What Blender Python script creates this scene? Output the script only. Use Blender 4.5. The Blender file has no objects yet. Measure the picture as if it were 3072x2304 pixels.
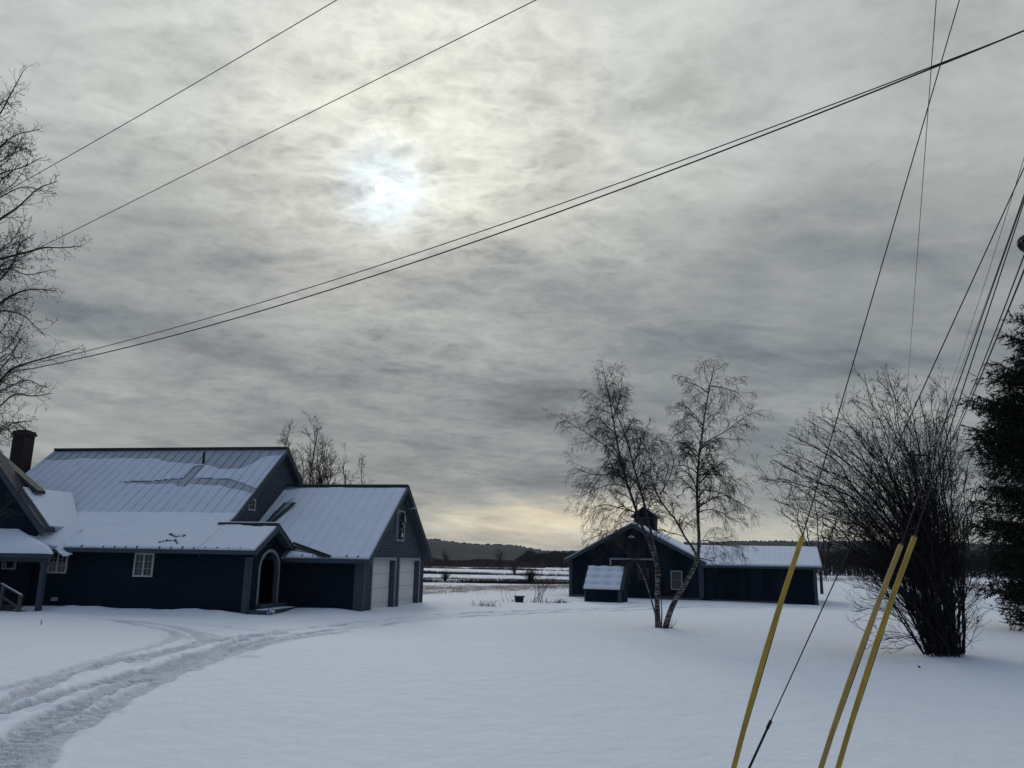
import bpy, math, random
import numpy as np
from mathutils import Vector, Matrix
random.seed(7); RN = np.random.RandomState(11)
sc = bpy.context.scene
col = sc.collection
R_ = math.radians
# ------------------------------------------------------------------ camera
CAMZ = 2.1
FPX, PITCH, ROLL = 800.0, R_(12.4), R_(1.0)
cd = bpy.data.cameras.new('camera'); cam = bpy.data.objects.new('camera', cd); col.objects.link(cam)
cd.sensor_width = 36.0; cd.lens = FPX / 1024 * 36; cd.clip_end = 20000; cd.clip_start = 0.05
CR = Matrix.Rotation(math.pi / 2 + PITCH, 3, 'X') @ Matrix.Rotation(ROLL, 3, 'Z')
cam.matrix_world = Matrix.Translation((0, 0, CAMZ)) @ CR.to_4x4()
sc.camera = cam
sc.render.resolution_x, sc.render.resolution_y = 1024, 768
def at(x, y, Y):
    d = CR @ Vector(((x - 512) / FPX, (384 - y) / FPX, -1)); return Vector((0, 0, CAMZ)) + d * (Y / d.y)
def gnd(x, y, z=0.0):
    d = CR @ Vector(((x - 512) / FPX, (384 - y) / FPX, -1)); return Vector((0, 0, CAMZ)) + d * ((z - CAMZ) / d.z)
# ------------------------------------------------------------------ world
SUN_EL, SUN_AZ = R_(25.6), R_(-10.3)          # azimuth from +Y towards +X
sundir = Vector((math.sin(SUN_AZ) * math.cos(SUN_EL), math.cos(SUN_AZ) * math.cos(SUN_EL), math.sin(SUN_EL)))
class NB:
    "tiny node expression builder"
    def __init__(s, nt): s.nt = nt
    def n(s, t, **k):
        o = s.nt.nodes.new(t)
        for a, b in k.items(): setattr(o, a, b)
        return o
    def put(s, sock, v):
        if isinstance(v, bpy.types.NodeSocket): s.nt.links.new(v, sock)
        elif v is not None: sock.default_value = v
    def m(s, op, a, b=None, c=None, clamp=False):
        o = s.n('ShaderNodeMath', operation=op, use_clamp=clamp)
        s.put(o.inputs[0], a); s.put(o.inputs[1], b); s.put(o.inputs[2], c); return o.outputs[0]
    def vm(s, op, a, b=None):
        o = s.n('ShaderNodeVectorMath', operation=op); s.put(o.inputs[0], a); s.put(o.inputs[1], b)
        return o.outputs['Value'] if op == 'DOT_PRODUCT' else o.outputs[0]
    def sep(s, v): o = s.n('ShaderNodeSeparateXYZ'); s.put(o.inputs[0], v); return o.outputs
    def comb(s, x, y, z): o = s.n('ShaderNodeCombineXYZ'); [s.put(o.inputs[i], v) for i, v in enumerate((x, y, z))]; return o.outputs[0]
    def noise(s, vec, scale, detail=4, rough=.5, dist=0., col=False):
        o = s.n('ShaderNodeTexNoise'); s.put(o.inputs['Vector'], vec); o.inputs['Scale'].default_value = scale
        o.inputs['Detail'].default_value = detail; o.inputs['Roughness'].default_value = rough; o.inputs['Distortion'].default_value = dist
        return o.outputs['Color' if col else 'Fac']
    def ramp(s, fac, pts, interp='LINEAR'):
        o = s.n('ShaderNodeValToRGB'); s.put(o.inputs[0], fac); cr = o.color_ramp; cr.interpolation = interp
        while len(cr.elements) < len(pts): cr.elements.new(.5)
        for e, (p, c) in zip(cr.elements, pts):
            e.position = p; e.color = (c, c, c, 1) if isinstance(c, (int, float)) else (*c, 1)
        return o.outputs[0]
    def sm(s, x, a, b): # smoothstep
        o = s.n('ShaderNodeMapRange', interpolation_type='SMOOTHSTEP'); s.put(o.inputs[0], x)
        o.inputs[1].default_value = a; o.inputs[2].default_value = b; return o.outputs[0]
    def mix(s, f, a, b, mode='MIX'):
        o = s.n('ShaderNodeMix', data_type='RGBA', blend_type=mode)
        s.put(o.inputs[0], f); s.put(o.inputs[6], a if not isinstance(a, tuple) else (*a, 1)); s.put(o.inputs[7], b if not isinstance(b, tuple) else (*b, 1))
        return o.outputs[2]
w = bpy.data.worlds.new('World'); sc.world = w; w.use_nodes = True
nt = w.node_tree; nt.nodes.clear(); b = NB(nt)
dirv = b.n('ShaderNodeTexCoord').outputs['Generated']
X, Y, Z = b.sep(dirv)
zc = b.m('MAXIMUM', Z, 0.0)
den = b.m('ADD', zc, 0.16)
U, V = b.m('DIVIDE', X, den), b.m('DIVIDE', Y, den)
az = b.m('ARCTAN2', X, Y); el = b.m('ARCSINE', Z)
wob = b.noise(b.comb(b.m('MULTIPLY', az, 3.0), b.m('MULTIPLY', el, 8.0), 1.3), 1.7, 5, .6, .3, col=True)
wx, wy, wz = b.sep(wob)
azw = b.m('ADD', az, b.m('MULTIPLY', b.m('SUBTRACT', wx, .5), .34)); elw = b.m('ADD', el, b.m('MULTIPLY', b.m('SUBTRACT', wy, .5), .13))
def lay(rx, ry, sh, z, sc_, det, ro, di):
    return b.m('SUBTRACT', b.noise(b.comb(b.m('MULTIPLY', b.m('ADD', U, b.m('MULTIPLY', V, sh)), rx), b.m('MULTIPLY', b.m('SUBTRACT', V, b.m('MULTIPLY', U, sh)), ry), z), sc_, det, ro, di), .5)
n1 = lay(.8, 1.15, .30, 3.7, 1.5, 3, .5, .1)         # broad masses
n2 = lay(.85, 1.25, .25, 8.2, 4.6, 6, .60, .15)      # clumps
n5 = lay(.5, 1.6, .34, 1.9, 3.0, 5, .55, .1)         # long fanning streaks
n4 = b.m('SUBTRACT', b.noise(b.comb(b.m('MULTIPLY', az, 4.0), b.m('MULTIPLY', b.m('ADD', el, b.m('MULTIPLY', az, .10)), 15.0), 0.4), 1.5, 6, .55, .2), .5)
n3r = b.noise(b.comb(b.m('MULTIPLY', b.m('ADD', U, b.m('MULTIPLY', V, .2)), .8), b.m('MULTIPLY', V, 1.15), 9.1), 6.6, 4, .52, .35)
n3b = b.noise(b.comb(b.m('MULTIPLY', U, .9), b.m('MULTIPLY', V, 1.05), 4.1), 19.0, 5, .6, .4)
veins = b.m('SUBTRACT', .30, b.m('ADD', b.m('MULTIPLY', b.m('ABSOLUTE', b.m('SUBTRACT', n3r, .5)), 2.2), b.m('MULTIPLY', b.m('ABSOLUTE', b.m('SUBTRACT', n3b, .5)), 1.3)))
base = b.ramp(b.m('MULTIPLY', elw, 1.0 / 1.2), [(0.0, .38), (.035, .35), (.08, .305), (.15, .295), (.22, .30), (.28, .345), (.345, .435), (.42, .53), (.54, .56), (1.0, .50)])
sd = b.vm('DOT_PRODUCT', dirv, tuple(sundir))
ang = b.m('ARCCOSINE', b.m('MINIMUM', sd, 1.0))
low = b.m('SUBTRACT', 1.0, b.sm(el, .12, .45))
t = b.m('ADD', b.m('ADD', b.m('MULTIPLY', n1, .80), b.m('MULTIPLY', n2, .50)), b.m('ADD', b.m('MULTIPLY', n5, .45), b.m('MULTIPLY', n4, b.m('MULTIPLY', low, .72))))
nears = b.m('SUBTRACT', 1.0, b.sm(ang, .04, .55))
rip = b.m('MULTIPLY', veins, b.m('ADD', .22, b.m('MULTIPLY', nears, .55)))
n6 = b.noise(b.comb(b.m('MULTIPLY', b.m('ADD', az, b.m('MULTIPLY', el, .5)), 3.2), b.m('MULTIPLY', b.m('ADD', el, b.m('MULTIPLY', az, .12)), 13.0), 7.7), 1.25, 5, .52, .35)
t = b.m('SUBTRACT', t, b.m('MULTIPLY', b.m('MULTIPLY', b.sm(n6, .515, .585), low), .22))
t = b.m('ADD', t, b.m('MULTIPLY', b.m('MULTIPLY', b.sm(n6, .47, .38), low), .14))
tt = b.m('ADD', t, rip)
lum = b.m('MULTIPLY', base, b.m('MAXIMUM', b.m('ADD', 1.0, tt), .45))
def blob(az0, el0, ra, re, rot, amp, soft=1.0):
    global lum
    dx = b.m('SUBTRACT', azw, R_(az0)); dy = b.m('SUBTRACT', elw, R_(el0)); c, s_ = math.cos(R_(rot)), math.sin(R_(rot))
    u = b.m('DIVIDE', b.m('ADD', b.m('MULTIPLY', dx, c), b.m('MULTIPLY', dy, s_)), R_(ra))
    v = b.m('DIVIDE', b.m('SUBTRACT', b.m('MULTIPLY', dy, c), b.m('MULTIPLY', dx, s_)), R_(re))
    q = b.m('EXPONENT', b.m('MULTIPLY', b.m('ADD', b.m('MULTIPLY', u, u), b.m('MULTIPLY', v, v)), -1.0))
    lum = b.m('MULTIPLY', lum, b.m('ADD', 1.0, b.m('MULTIPLY', q, amp)))
blob(-22, 13.6, 12, 1.5, -9, -.40)      # long dark streak at the left
blob(-25, 21.0, 9, 3.2, -4, -.22)       # dark patch upper left
blob(3, 11.0, 6.5, 1.2, -3, -.36)         # dark bar in the middle
blob(-12, 8.5, 10, 1.1, -6, -.25)
blob(21, 20.5, 7, 1.8, -10, -.22)
blob(-3, 14.5, 9, 2.2, -5, .16)
blob(-28, 10.5, 12, .8, -4, .25)
blob(8, 33, 14, 8, 0, .10)
gd = Vector((math.sin(R_(-6)) * math.cos(R_(29)), math.cos(R_(-6)) * math.cos(R_(29)), math.sin(R_(29))))
ang2 = b.m('ARCCOSINE', b.m('MINIMUM', b.vm('DOT_PRODUCT', dirv, tuple(gd)), 1.0))
gl1 = b.m('EXPONENT', b.m('MULTIPLY', b.m('MULTIPLY', ang2, ang2), -1 / (.26 ** 2)))
gl2 = b.m('EXPONENT', b.m('MULTIPLY', b.m('MULTIPLY', ang, ang), -1 / (.050 ** 2)))
disc = b.m('ADD', b.m('MULTIPLY', b.m('SUBTRACT', 1.0, b.sm(ang, .0042, .0070)), .9), b.m('MULTIPLY', b.m('EXPONENT', b.m('MULTIPLY', b.m('MULTIPLY', ang, ang), -1 / (.017 ** 2))), .10))
above = b.sm(elw, SUN_EL - .16, SUN_EL + .05)      # the bank of cloud below the sun hides the glow
sunl = b.m('ADD', b.m('MULTIPLY', b.m('MULTIPLY', gl1, .30), b.m('MULTIPLY', above, b.m('MAXIMUM', b.m('ADD', .80, b.m('MULTIPLY', tt, 1.3)), .1))),
           b.m('MULTIPLY', b.m('MULTIPLY', gl2, .30), b.m('MAXIMUM', b.m('ADD', .90, b.m('MULTIPLY', tt, 2.2)), .2)))
front = b.sm(Y, -.7, .75)
lum = b.m('MULTIPLY', lum, b.m('ADD', .62, b.m('MULTIPLY', front, .38)))
cool = b.mix(b.sm(lum, .15, .42), (.885, .995, 1.085), (.955, 1.0, .975))
cool = b.mix(front, (.72, .95, 1.38), cool)
cl = b.vm('MULTIPLY', cool, b.comb(lum, lum, lum))
warm = b.mix(b.m('MINIMUM', b.m('MULTIPLY', gl2, 1.6), 1.0), (1.0, .92, .62), (.82, 1.0, 1.10))
cl = b.vm('ADD', cl, b.vm('MULTIPLY', warm, b.comb(sunl, sunl, sunl)))
cl = b.vm('ADD', cl, b.vm('MULTIPLY', (1.0, .98, .93), b.comb(*(b.m('MULTIPLY', disc, 1.6),) * 3)))
def warmglow(az0, el0, ra, re, amp):
    global cl
    dx = b.m('DIVIDE', b.m('SUBTRACT', azw, R_(az0)), R_(ra)); dy = b.m('DIVIDE', b.m('SUBTRACT', elw, R_(el0)), R_(re))
    q = b.m('EXPONENT', b.m('MULTIPLY', b.m('ADD', b.m('MULTIPLY', dx, dx), b.m('MULTIPLY', dy, dy)), -1.0))
    q = b.m('MULTIPLY', b.m('MULTIPLY', q, amp), b.m('MAXIMUM', b.m('ADD', .8, b.m('MULTIPLY', n4, 3.5)), .1))
    cl = b.vm('ADD', cl, b.vm('MULTIPLY', (1.0, .78, .42), b.comb(q, q, q)))
warmglow(3, 2.4, 9, 1.7, .38); warmglow(19, 1.8, 8, 1.0, .18)
bgc = b.n('ShaderNodeBackground'); b.put(bgc.inputs[0], cl); bgc.inputs[1].default_value = 1.0
sky = b.n('ShaderNodeTexSky', sky_type='NISHITA', sun_disc=False, sun_elevation=SUN_EL, sun_rotation=SUN_AZ)
bgs = b.n('ShaderNodeBackground'); b.put(bgs.inputs[0], sky.outputs[0]); bgs.inputs[1].default_value = .05
mx = b.n('ShaderNodeMixShader'); mx.inputs[0].default_value = .94
nt.links.new(bgs.outputs[0], mx.inputs[1]); nt.links.new(bgc.outputs[0], mx.inputs[2])
nt.links.new(mx.outputs[0], b.n('ShaderNodeOutputWorld').inputs[0])
# sun behind thin cloud
ld = bpy.data.lights.new('sun', 'SUN'); ld.energy = 0.55; ld.angle = R_(14); ld.color = (1.0, .95, .86)
sun = bpy.data.objects.new('sun', ld); col.objects.link(sun)
sun.rotation_euler = sundir.to_track_quat('Z', 'Y').to_euler(); sun.location = (0, 0, 30)
sc.view_settings.view_transform = 'Standard'; sc.view_settings.look = 'None'; sc.view_settings.exposure = 0.0; sc.view_settings.gamma = 1.0
# ------------------------------------------------------------------ materials
MATS = {}
def mat(name, c, rough=.8, c2=None, ns=4.0, amt=.5, bump=0.0, bs=20.0, metal=0.0, spec=.3, fn=None):
    m = bpy.data.materials.new(name); m.use_nodes = True; nt = m.node_tree; bb = NB(nt)
    bs_ = nt.nodes['Principled BSDF']; bs_.inputs['Roughness'].default_value = rough; bs_.inputs['Metallic'].default_value = metal
    bs_.inputs['Specular IOR Level'].default_value = spec
    oc = bb.n('ShaderNodeTexCoord').outputs['Object']
    cc = bb.mix(bb.sm(bb.noise(oc, ns, 6, .6), .5 - amt / 2, .5 + amt / 2), tuple(c), tuple(c2 or [v * .75 for v in c]))
    h = None
    if bump: h = bb.m('MULTIPLY', bb.noise(oc, bs, 5, .6), bump)
    if fn: cc, h = fn(bb, oc, cc, h, bs_)
    bb.put(bs_.inputs['Base Color'], cc)
    if h is not None:
        bp = bb.n('ShaderNodeBump'); bp.inputs['Strength'].default_value = 1.0; bp.inputs['Distance'].default_value = 1.0
        bb.put(bp.inputs['Height'], h); nt.links.new(bp.outputs[0], bs_.inputs['Normal'])
    MATS[name] = m; return m
def f_clap(pitch=.115, dep=.010):
    def fn(bb, oc, cc, h, bs_):
        x, y, z = bb.sep(oc); fz = bb.m('FRACT', bb.m('DIVIDE', z, pitch))
        hh = bb.m('MULTIPLY', bb.m('SUBTRACT', 1.0, fz), dep)
        row = bb.m('FLOOR', bb.m('DIVIDE', z, pitch))
        v = bb.noise(bb.comb(bb.m('MULTIPLY', x, .35), bb.m('MULTIPLY', y, .35), bb.m('MULTIPLY', row, 1.7)), 1.0, 3, .5)
        cc = bb.mix(bb.m('MULTIPLY', bb.sm(v, .3, .7), .55), cc, (.012, .019, .028))
        return cc, hh if h is None else bb.m('ADD', hh, h)
    return fn
def f_shingle(bb, oc, cc, h, bs_):
    x, y, z = bb.sep(oc); br = bb.n('ShaderNodeTexBrick'); br.offset = .5
    bb.put(br.inputs['Vector'], bb.comb(bb.m('ADD', x, y), z, 0.0)); br.inputs['Scale'].default_value = 1.0
    br.inputs['Brick Width'].default_value = .16; br.inputs['Row Height'].default_value = .13; br.inputs['Mortar Size'].default_value = .006
    br.inputs['Color1'].default_value = (.045, .060, .078, 1); br.inputs['Color2'].default_value = (.085, .095, .105, 1); br.inputs['Mortar'].default_value = (.015, .02, .028, 1)
    cc = bb.mix(.7, cc, br.outputs[0]); return cc, bb.m('MULTIPLY', bb.m('SUBTRACT', 1.0, br.outputs[1]), .008)
def f_vert(bb, oc, cc, h, bs_):
    x, y, z = bb.sep(oc); f = bb.m('ABSOLUTE', bb.m('SUBTRACT', bb.m('FRACT', bb.m('DIVIDE', bb.m('ADD', x, y), .3)), .5))
    bat = bb.m('SUBTRACT', 1.0, bb.sm(f, .05, .09))
    board = bb.noise(bb.comb(bb.m('FLOOR', bb.m('DIVIDE', bb.m('ADD', x, y), .3)), 0.0, bb.m('MULTIPLY', z, .2)), 1.3, 2, .5)
    cc = bb.mix(bb.m('MULTIPLY', bb.sm(board, .35, .65), .6), cc, (.016, .024, .034))
    return cc, bb.m('MULTIPLY', bat, .012)
def f_brick(bb, oc, cc, h, bs_):
    x, y, z = bb.sep(oc); br = bb.n('ShaderNodeTexBrick'); bb.put(br.inputs['Vector'], bb.comb(bb.m('ADD', x, y), z, 0.0)); br.inputs['Scale'].default_value = 1.0
    br.inputs['Brick Width'].default_value = .21; br.inputs['Row Height'].default_value = .075; br.inputs['Mortar Size'].default_value = .006
    br.inputs['Color1'].default_value = (.050, .026, .022, 1); br.inputs['Color2'].default_value = (.030, .018, .017, 1); br.inputs['Mortar'].default_value = (.05, .046, .043, 1)
    return bb.mix(.85, cc, br.outputs[0]), bb.m('MULTIPLY', br.outputs[1], -.006)
def f_birch(bb, oc, cc, h, bs_):
    x, y, z = bb.sep(oc); g = bb.noise(bb.comb(bb.m('MULTIPLY', x, 4.), bb.m('MULTIPLY', y, 4.), bb.m('MULTIPLY', z, 22.)), 1.0, 5, .65, .3)
    g2 = bb.noise(oc, 3.5, 4, .6)
    dk = bb.m('MAXIMUM', bb.sm(g, .47, .55), bb.sm(g2, .52, .60))
    cc = bb.mix(dk, cc, (.025, .022, .02))
    hi = bb.sm(bb.m('ADD', z, bb.m('MULTIPLY', g2, 2.)), 3.0, 4.6)       # bark turns brown on the upper stems
    return bb.mix(hi, cc, (.045, .036, .032)), bb.m('MULTIPLY', dk, -.006)
def f_snowtint(bb, oc, cc, h, bs_): return cc, h
def f_ground(bb, oc, cc, h, bs_):
    x, y, z = bb.sep(oc)
    geo = bb.n('ShaderNodeNewGeometry')
    # stubble and brown grass poking through on the fields beyond the yard
    edge = bb.m('SUBTRACT', y, bb.m('ADD', 55.5, bb.m('MULTIPLY', x, 1.35)))
    st = bb.noise(bb.comb(bb.m('MULTIPLY', x, .30), bb.m('MULTIPLY', y, .16), 0.0), 1.0, 8, .72, .4)
    fine = bb.noise(bb.comb(bb.m('MULTIPLY', x, 1.1), bb.m('MULTIPLY', y, .45), 5.0), 1.0, 5, .7)
    band = bb.noise(bb.comb(bb.m('MULTIPLY', x, .004), bb.m('MULTIPLY', y, .045), 2.0), 1.0, 4, .6)
    dens = bb.m('ADD', bb.m('MULTIPLY', st, .55), bb.m('ADD', bb.m('MULTIPLY', fine, .30), bb.m('MULTIPLY', band, .35)))
    thr = bb.ramp(bb.m('DIVIDE', y, 700.0), [(0.0, .57), (.10, .535), (.185, .56), (.20, .62), (.32, .63), (.40, .65), (.62, .64), (1.0, .64)])
    a = bb.m('MULTIPLY', bb.sm(bb.m('SUBTRACT', dens, thr), 0.0, .07), bb.sm(bb.m('ADD', edge, bb.m('MULTIPLY', bb.m('SUBTRACT', st, .5), 22.)), 0.0, 4.0))
    a = bb.m('MULTIPLY', a, bb.m('SUBTRACT', 1.0, bb.sm(bb.m('DIVIDE', x, y), .26, .36)))
    a = bb.m('MULTIPLY', a, .8)
    cc = bb.mix(a, cc, (.12, .088, .062))
    return cc, bb.m('ADD', bb.m('MULTIPLY', bb.noise(oc, 2.2, 5, .6), .065), bb.m('MULTIPLY', bb.noise(oc, 28., 5, .65), .006))
mat('snow', (.80, .83, .88), .75, (.83, .855, .90), 1.5, fn=f_ground, spec=.2)
def f_rsnow(bb, oc, cc, h, bs_):
    th = bb.n('ShaderNodeAttribute', attribute_name='thick').outputs['Fac']     # thin wind-scoured snow lets the grey-blue metal show
    cc = bb.mix(bb.m('MULTIPLY', bb.sm(th, .062, .022), .85), cc, (.50, .56, .68)); return cc, h
mat('roof_snow', (.70, .74, .81), .8, (.73, .77, .83), 1.2, bump=.02, bs=5., spec=.2, fn=f_rsnow)
def f_track(bb, oc, cc, h, bs_):
    at_ = bb.n('ShaderNodeAttribute', attribute_name='churn').outputs['Fac']
    n_a = bb.noise(oc, 13., 5, .65); n_b = bb.noise(oc, 32., 4, .6)
    hh = bb.m('ADD', bb.m('MULTIPLY', n_a, .058), bb.m('MULTIPLY', bb.sm(n_b, .35, .65), .022)); hh = bb.m('MULTIPLY', hh, bb.m('ADD', .06, at_))
    cc = bb.mix(bb.m('MULTIPLY', at_, bb.m('ADD', .08, bb.m('MULTIPLY', bb.sm(n_a, .42, .6), .5))), cc, (.745, .775, .835))
    return cc, hh
mat('track_snow', (.80, .83, .88), .75, (.83, .855, .90), 1.5, fn=f_track, spec=.2)
mat('siding', (.008, .016, .026), .85, (.006, .012, .021), 1.2, fn=f_clap(), spec=.08)
mat('shingle', (.050, .062, .078), .8, (.035, .045, .058), 2.0, fn=f_shingle, spec=.1)
mat('barn_board', (.0065, .012, .020), .7, (.005, .009, .015), 1.5, fn=f_vert, spec=.08)
mat('trim', (.058, .074, .094), .6, (.046, .060, .078), 3., bump=.002, bs=30, spec=.15)
mat('light_trim', (.26, .28, .29), .6, (.20, .22, .24), 3.)
mat('reveal', (.075, .095, .125), .6)
mat('metal_roof', (.31, .355, .42), .5, (.25, .29, .35), 1.5, metal=.2, spec=.4)
mat('ridge_metal', (.028, .028, .026), .6, (.05, .05, .045), 4.)
mat('dark_roof', (.035, .042, .05), .7, (.025, .03, .036), 5., bump=.01, bs=20)
mat('white_frame', (.42, .42, .38), .5, (.36, .36, .33), 6.)
mat('glass', (.010, .012, .016), .08, (.014, .016, .02), 2., spec=.5)
mat('garage_door', (.62, .63, .62), .5, (.56, .57, .57), 2.)
mat('brick', (.035, .022, .02), .9, fn=f_brick)
mat('stone', (.16, .155, .15), .9, (.09, .09, .09), 3., bump=.01, bs=15)
mat('black', (.008, .008, .009), .5, (.012, .012, .012), 5.)
mat('lamp_white', (.5, .52, .53), .5)
mat('birch_bark', (.25, .235, .215), .8, (.18, .17, .155), 5., fn=f_birch)
mat('birch_twig', (.040, .032, .030), .85, (.028, .023, .022), 3.)
mat('bark', (.040, .034, .030), .9, (.022, .019, .017), 6., bump=.01, bs=25)
mat('twig', (.032, .026, .023), .9, (.020, .017, .015), 3.)
mat('dark_twig', (.012, .010, .010), .9, (.009, .008, .008), 3.)
mat('pod', (.022, .014, .010), .7)
mat('needle', (.006, .010, .006), .75, (.003, .006, .004), 1.2)
mat('guard_yellow', (.44, .27, .018), .42, (.27, .18, .02), 3.5, amt=.35, bump=.002, bs=6, spec=.5)
mat('guard_faded', (.40, .26, .075), .5, (.29, .19, .06), 3.5, amt=.35, bump=.002, bs=6, spec=.4)
mat('wire', (.012, .012, .013), .6)
mat('steel', (.10, .105, .11), .5, metal=.6)
mat('pole_wood', (.06, .047, .038), .9, (.035, .028, .024), 5., bump=.01, bs=20)
mat('brush', (.075, .050, .040), .95, (.045, .032, .028), .3)
mat('brush_dark', (.030, .022, .020), .95, (.020, .016, .015), .3)
mat('dry_grass', (.20, .15, .095), .95, (.13, .10, .07), 1.)
mat('forest', (.012, .017, .023), .95, (.016, .021, .027), .012, amt=.6)
mat('wood_far', (.026, .024, .024), .95, (.036, .030, .028), .1)
mat('plank', (.10, .095, .085), .85, (.07, .065, .06), 3., bump=.004, bs=20)
def f_ball(bb, oc, cc, h, bs_):
    v = bb.sm(bb.noise(oc, 14., 3, .5, 1.0), .44, .56); return bb.mix(v, (.05, .09, .15), (.55, .60, .65)), None
mat('ball', (.1, .1, .2), .25, fn=f_ball)
# ------------------------------------------------------------------ object helpers
def tag(o, label=None, cat=None, group=None, kind=None):
    if label: o['label'] = label
    if cat: o['category'] = cat
    if group: o['group'] = group
    if kind: o['kind'] = kind
    return o
def empty(name, loc=(0, 0, 0), rz=0.0, label=None, cat=None, group=None):
    o = bpy.data.objects.new(name, None); col.objects.link(o); o.location = loc; o.rotation_euler = (0, 0, rz); o.empty_display_size = .3
    return tag(o, label, cat, group)
def mesh_np(name, verts, faces, material, parent=None, smooth=False):
    me = bpy.data.meshes.new(name); nf, k = faces.shape
    me.vertices.add(len(verts)); me.vertices.foreach_set('co', np.ascontiguousarray(verts, dtype=np.float32).ravel())
    me.loops.add(nf * k); me.loops.foreach_set('vertex_index', np.ascontiguousarray(faces, dtype=np.int32).ravel())
    me.polygons.add(nf); me.polygons.foreach_set('loop_start', np.arange(0, nf * k, k, dtype=np.int32))
    me.polygons.foreach_set('use_smooth', np.full(nf, smooth)); me.update(calc_edges=True)
    if isinstance(material, str): material = MATS[material]
    me.materials.append(material)
    o = bpy.data.objects.new(name, me); col.objects.link(o); o.parent = parent; return o
class MB:
    def __init__(s): s.v = []; s.f = []
    def add(s, vs, fs):
        n = len(s.v); s.v += [tuple(q) for q in vs]; s.f += [tuple(i + n for i in f) for f in fs]; return s
    def box(s, x0, x1, y0, y1, z0, z1):
        return s.add([(x, y, z) for x in (x0, x1) for y in (y0, y1) for z in (z0, z1)],
                     [(0, 1, 3, 2), (4, 6, 7, 5), (0, 4, 5, 1), (2, 3, 7, 6), (0, 2, 6, 4), (1, 5, 7, 3)])
    def prism(s, pts, off):
        n = len(pts); off = Vector(off); a = [Vector(q) for q in pts]
        return s.add(a + [q + off for q in a], [tuple(range(n))[::-1], tuple(range(n, 2 * n))] + [(i, (i + 1) % n, (i + 1) % n + n, i + n) for i in range(n)])
    def bar(s, p0, p1, w, h, up=(0, 0, 1)):
        p0, p1 = Vector(p0), Vector(p1); d = (p1 - p0).normalized(); sx = d.cross(Vector(up)).normalized(); u = sx.cross(d)
        a = [p0 + sx * i * w / 2 + u * j * h / 2 for i, j in ((-1, -1), (1, -1), (1, 1), (-1, 1))]
        return s.prism(a, p1 - p0)
    def tube(s, pts, rad, n=8, cap=True):
        pts = [Vector(q) for q in pts]; rad = rad if hasattr(rad, '__len__') else [rad] * len(pts); vs = []; up = Vector((.13, .2, .97))
        for i, q in enumerate(pts):
            d = (pts[min(i + 1, len(pts) - 1)] - pts[max(i - 1, 0)]).normalized()
            a = d.cross(up); a = a.normalized() if a.length > .05 else d.cross(Vector((1, 0, 0))).normalized(); c = d.cross(a)
            vs += [q + (a * math.cos(6.28318 * k / n) + c * math.sin(6.28318 * k / n)) * rad[i] for k in range(n)]
        fs = [(i * n + k, i * n + (k + 1) % n, (i + 1) * n + (k + 1) % n, (i + 1) * n + k) for i in range(len(pts) - 1) for k in range(n)]
        if cap: fs += [tuple(range(n))[::-1], tuple((len(pts) - 1) * n + k for k in range(n))]
        return s.add(vs, fs)
    def lathe(s, c, prof, n=16):
        c = Vector(c); vs = [c + Vector((r * math.cos(6.28318 * k / n), r * math.sin(6.28318 * k / n), z)) for r, z in prof for k in range(n)]
        fs = [(i * n + k, i * n + (k + 1) % n, (i + 1) * n + (k + 1) % n, (i + 1) * n + k) for i in range(len(prof) - 1) for k in range(n)]
        return s.add(vs, fs + [tuple(range(n))[::-1], tuple((len(prof) - 1) * n + k for k in range(n))])
    def build(s, name, material, parent=None, smooth=False, bevel=0):
        me = bpy.data.meshes.new(name); me.from_pydata(s.v, [], s.f); me.validate(); me.update()
        import bmesh
        bm = bmesh.new(); bm.from_mesh(me); bmesh.ops.recalc_face_normals(bm, faces=bm.faces); bm.to_mesh(me); bm.free()
        me.materials.append(MATS[material]); o = bpy.data.objects.new(name, me); col.objects.link(o); o.parent = parent
        if smooth:
            for q in me.polygons: q.use_smooth = True
        if bevel:
            md = o.modifiers.new('bevel', 'BEVEL'); md.width = bevel; md.segments = 2; md.limit_method = 'ANGLE'
        return o
# value noise / fbm in numpy
_LAT = RN.rand(256, 256)
def vn(x, y):
    xi = np.floor(x).astype(int); yi = np.floor(y).astype(int); fx = x - xi; fy = y - yi
    fx = fx * fx * (3 - 2 * fx); fy = fy * fy * (3 - 2 * fy)
    g = lambda i, j: _LAT[(xi + i) & 255, (yi + j) & 255]
    return (g(0, 0) * (1 - fx) + g(1, 0) * fx) * (1 - fy) + (g(0, 1) * (1 - fx) + g(1, 1) * fx) * fy
def fbm(x, y, o=4):
    s = 0; a = .5
    for i in range(o): s = s + a * vn(x * 2 ** i + 17.3 * i, y * 2 ** i + 5.1 * i); a *= .5
    return s
def sstep(x, a, b): t = np.clip((x - a) / (b - a), 0, 1); return t * t * (3 - 2 * t)
def thick_all():
    for o in bpy.data.objects:
        if o.type == 'MESH' and o.data.materials and o.data.materials[0] and o.data.materials[0].name == 'roof_snow' and 'thick' not in o.data.attributes:
            a = o.data.attributes.new('thick', 'FLOAT', 'POINT'); a.data.foreach_set('value', np.full(len(o.data.vertices), .1, dtype=np.float32))
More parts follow.
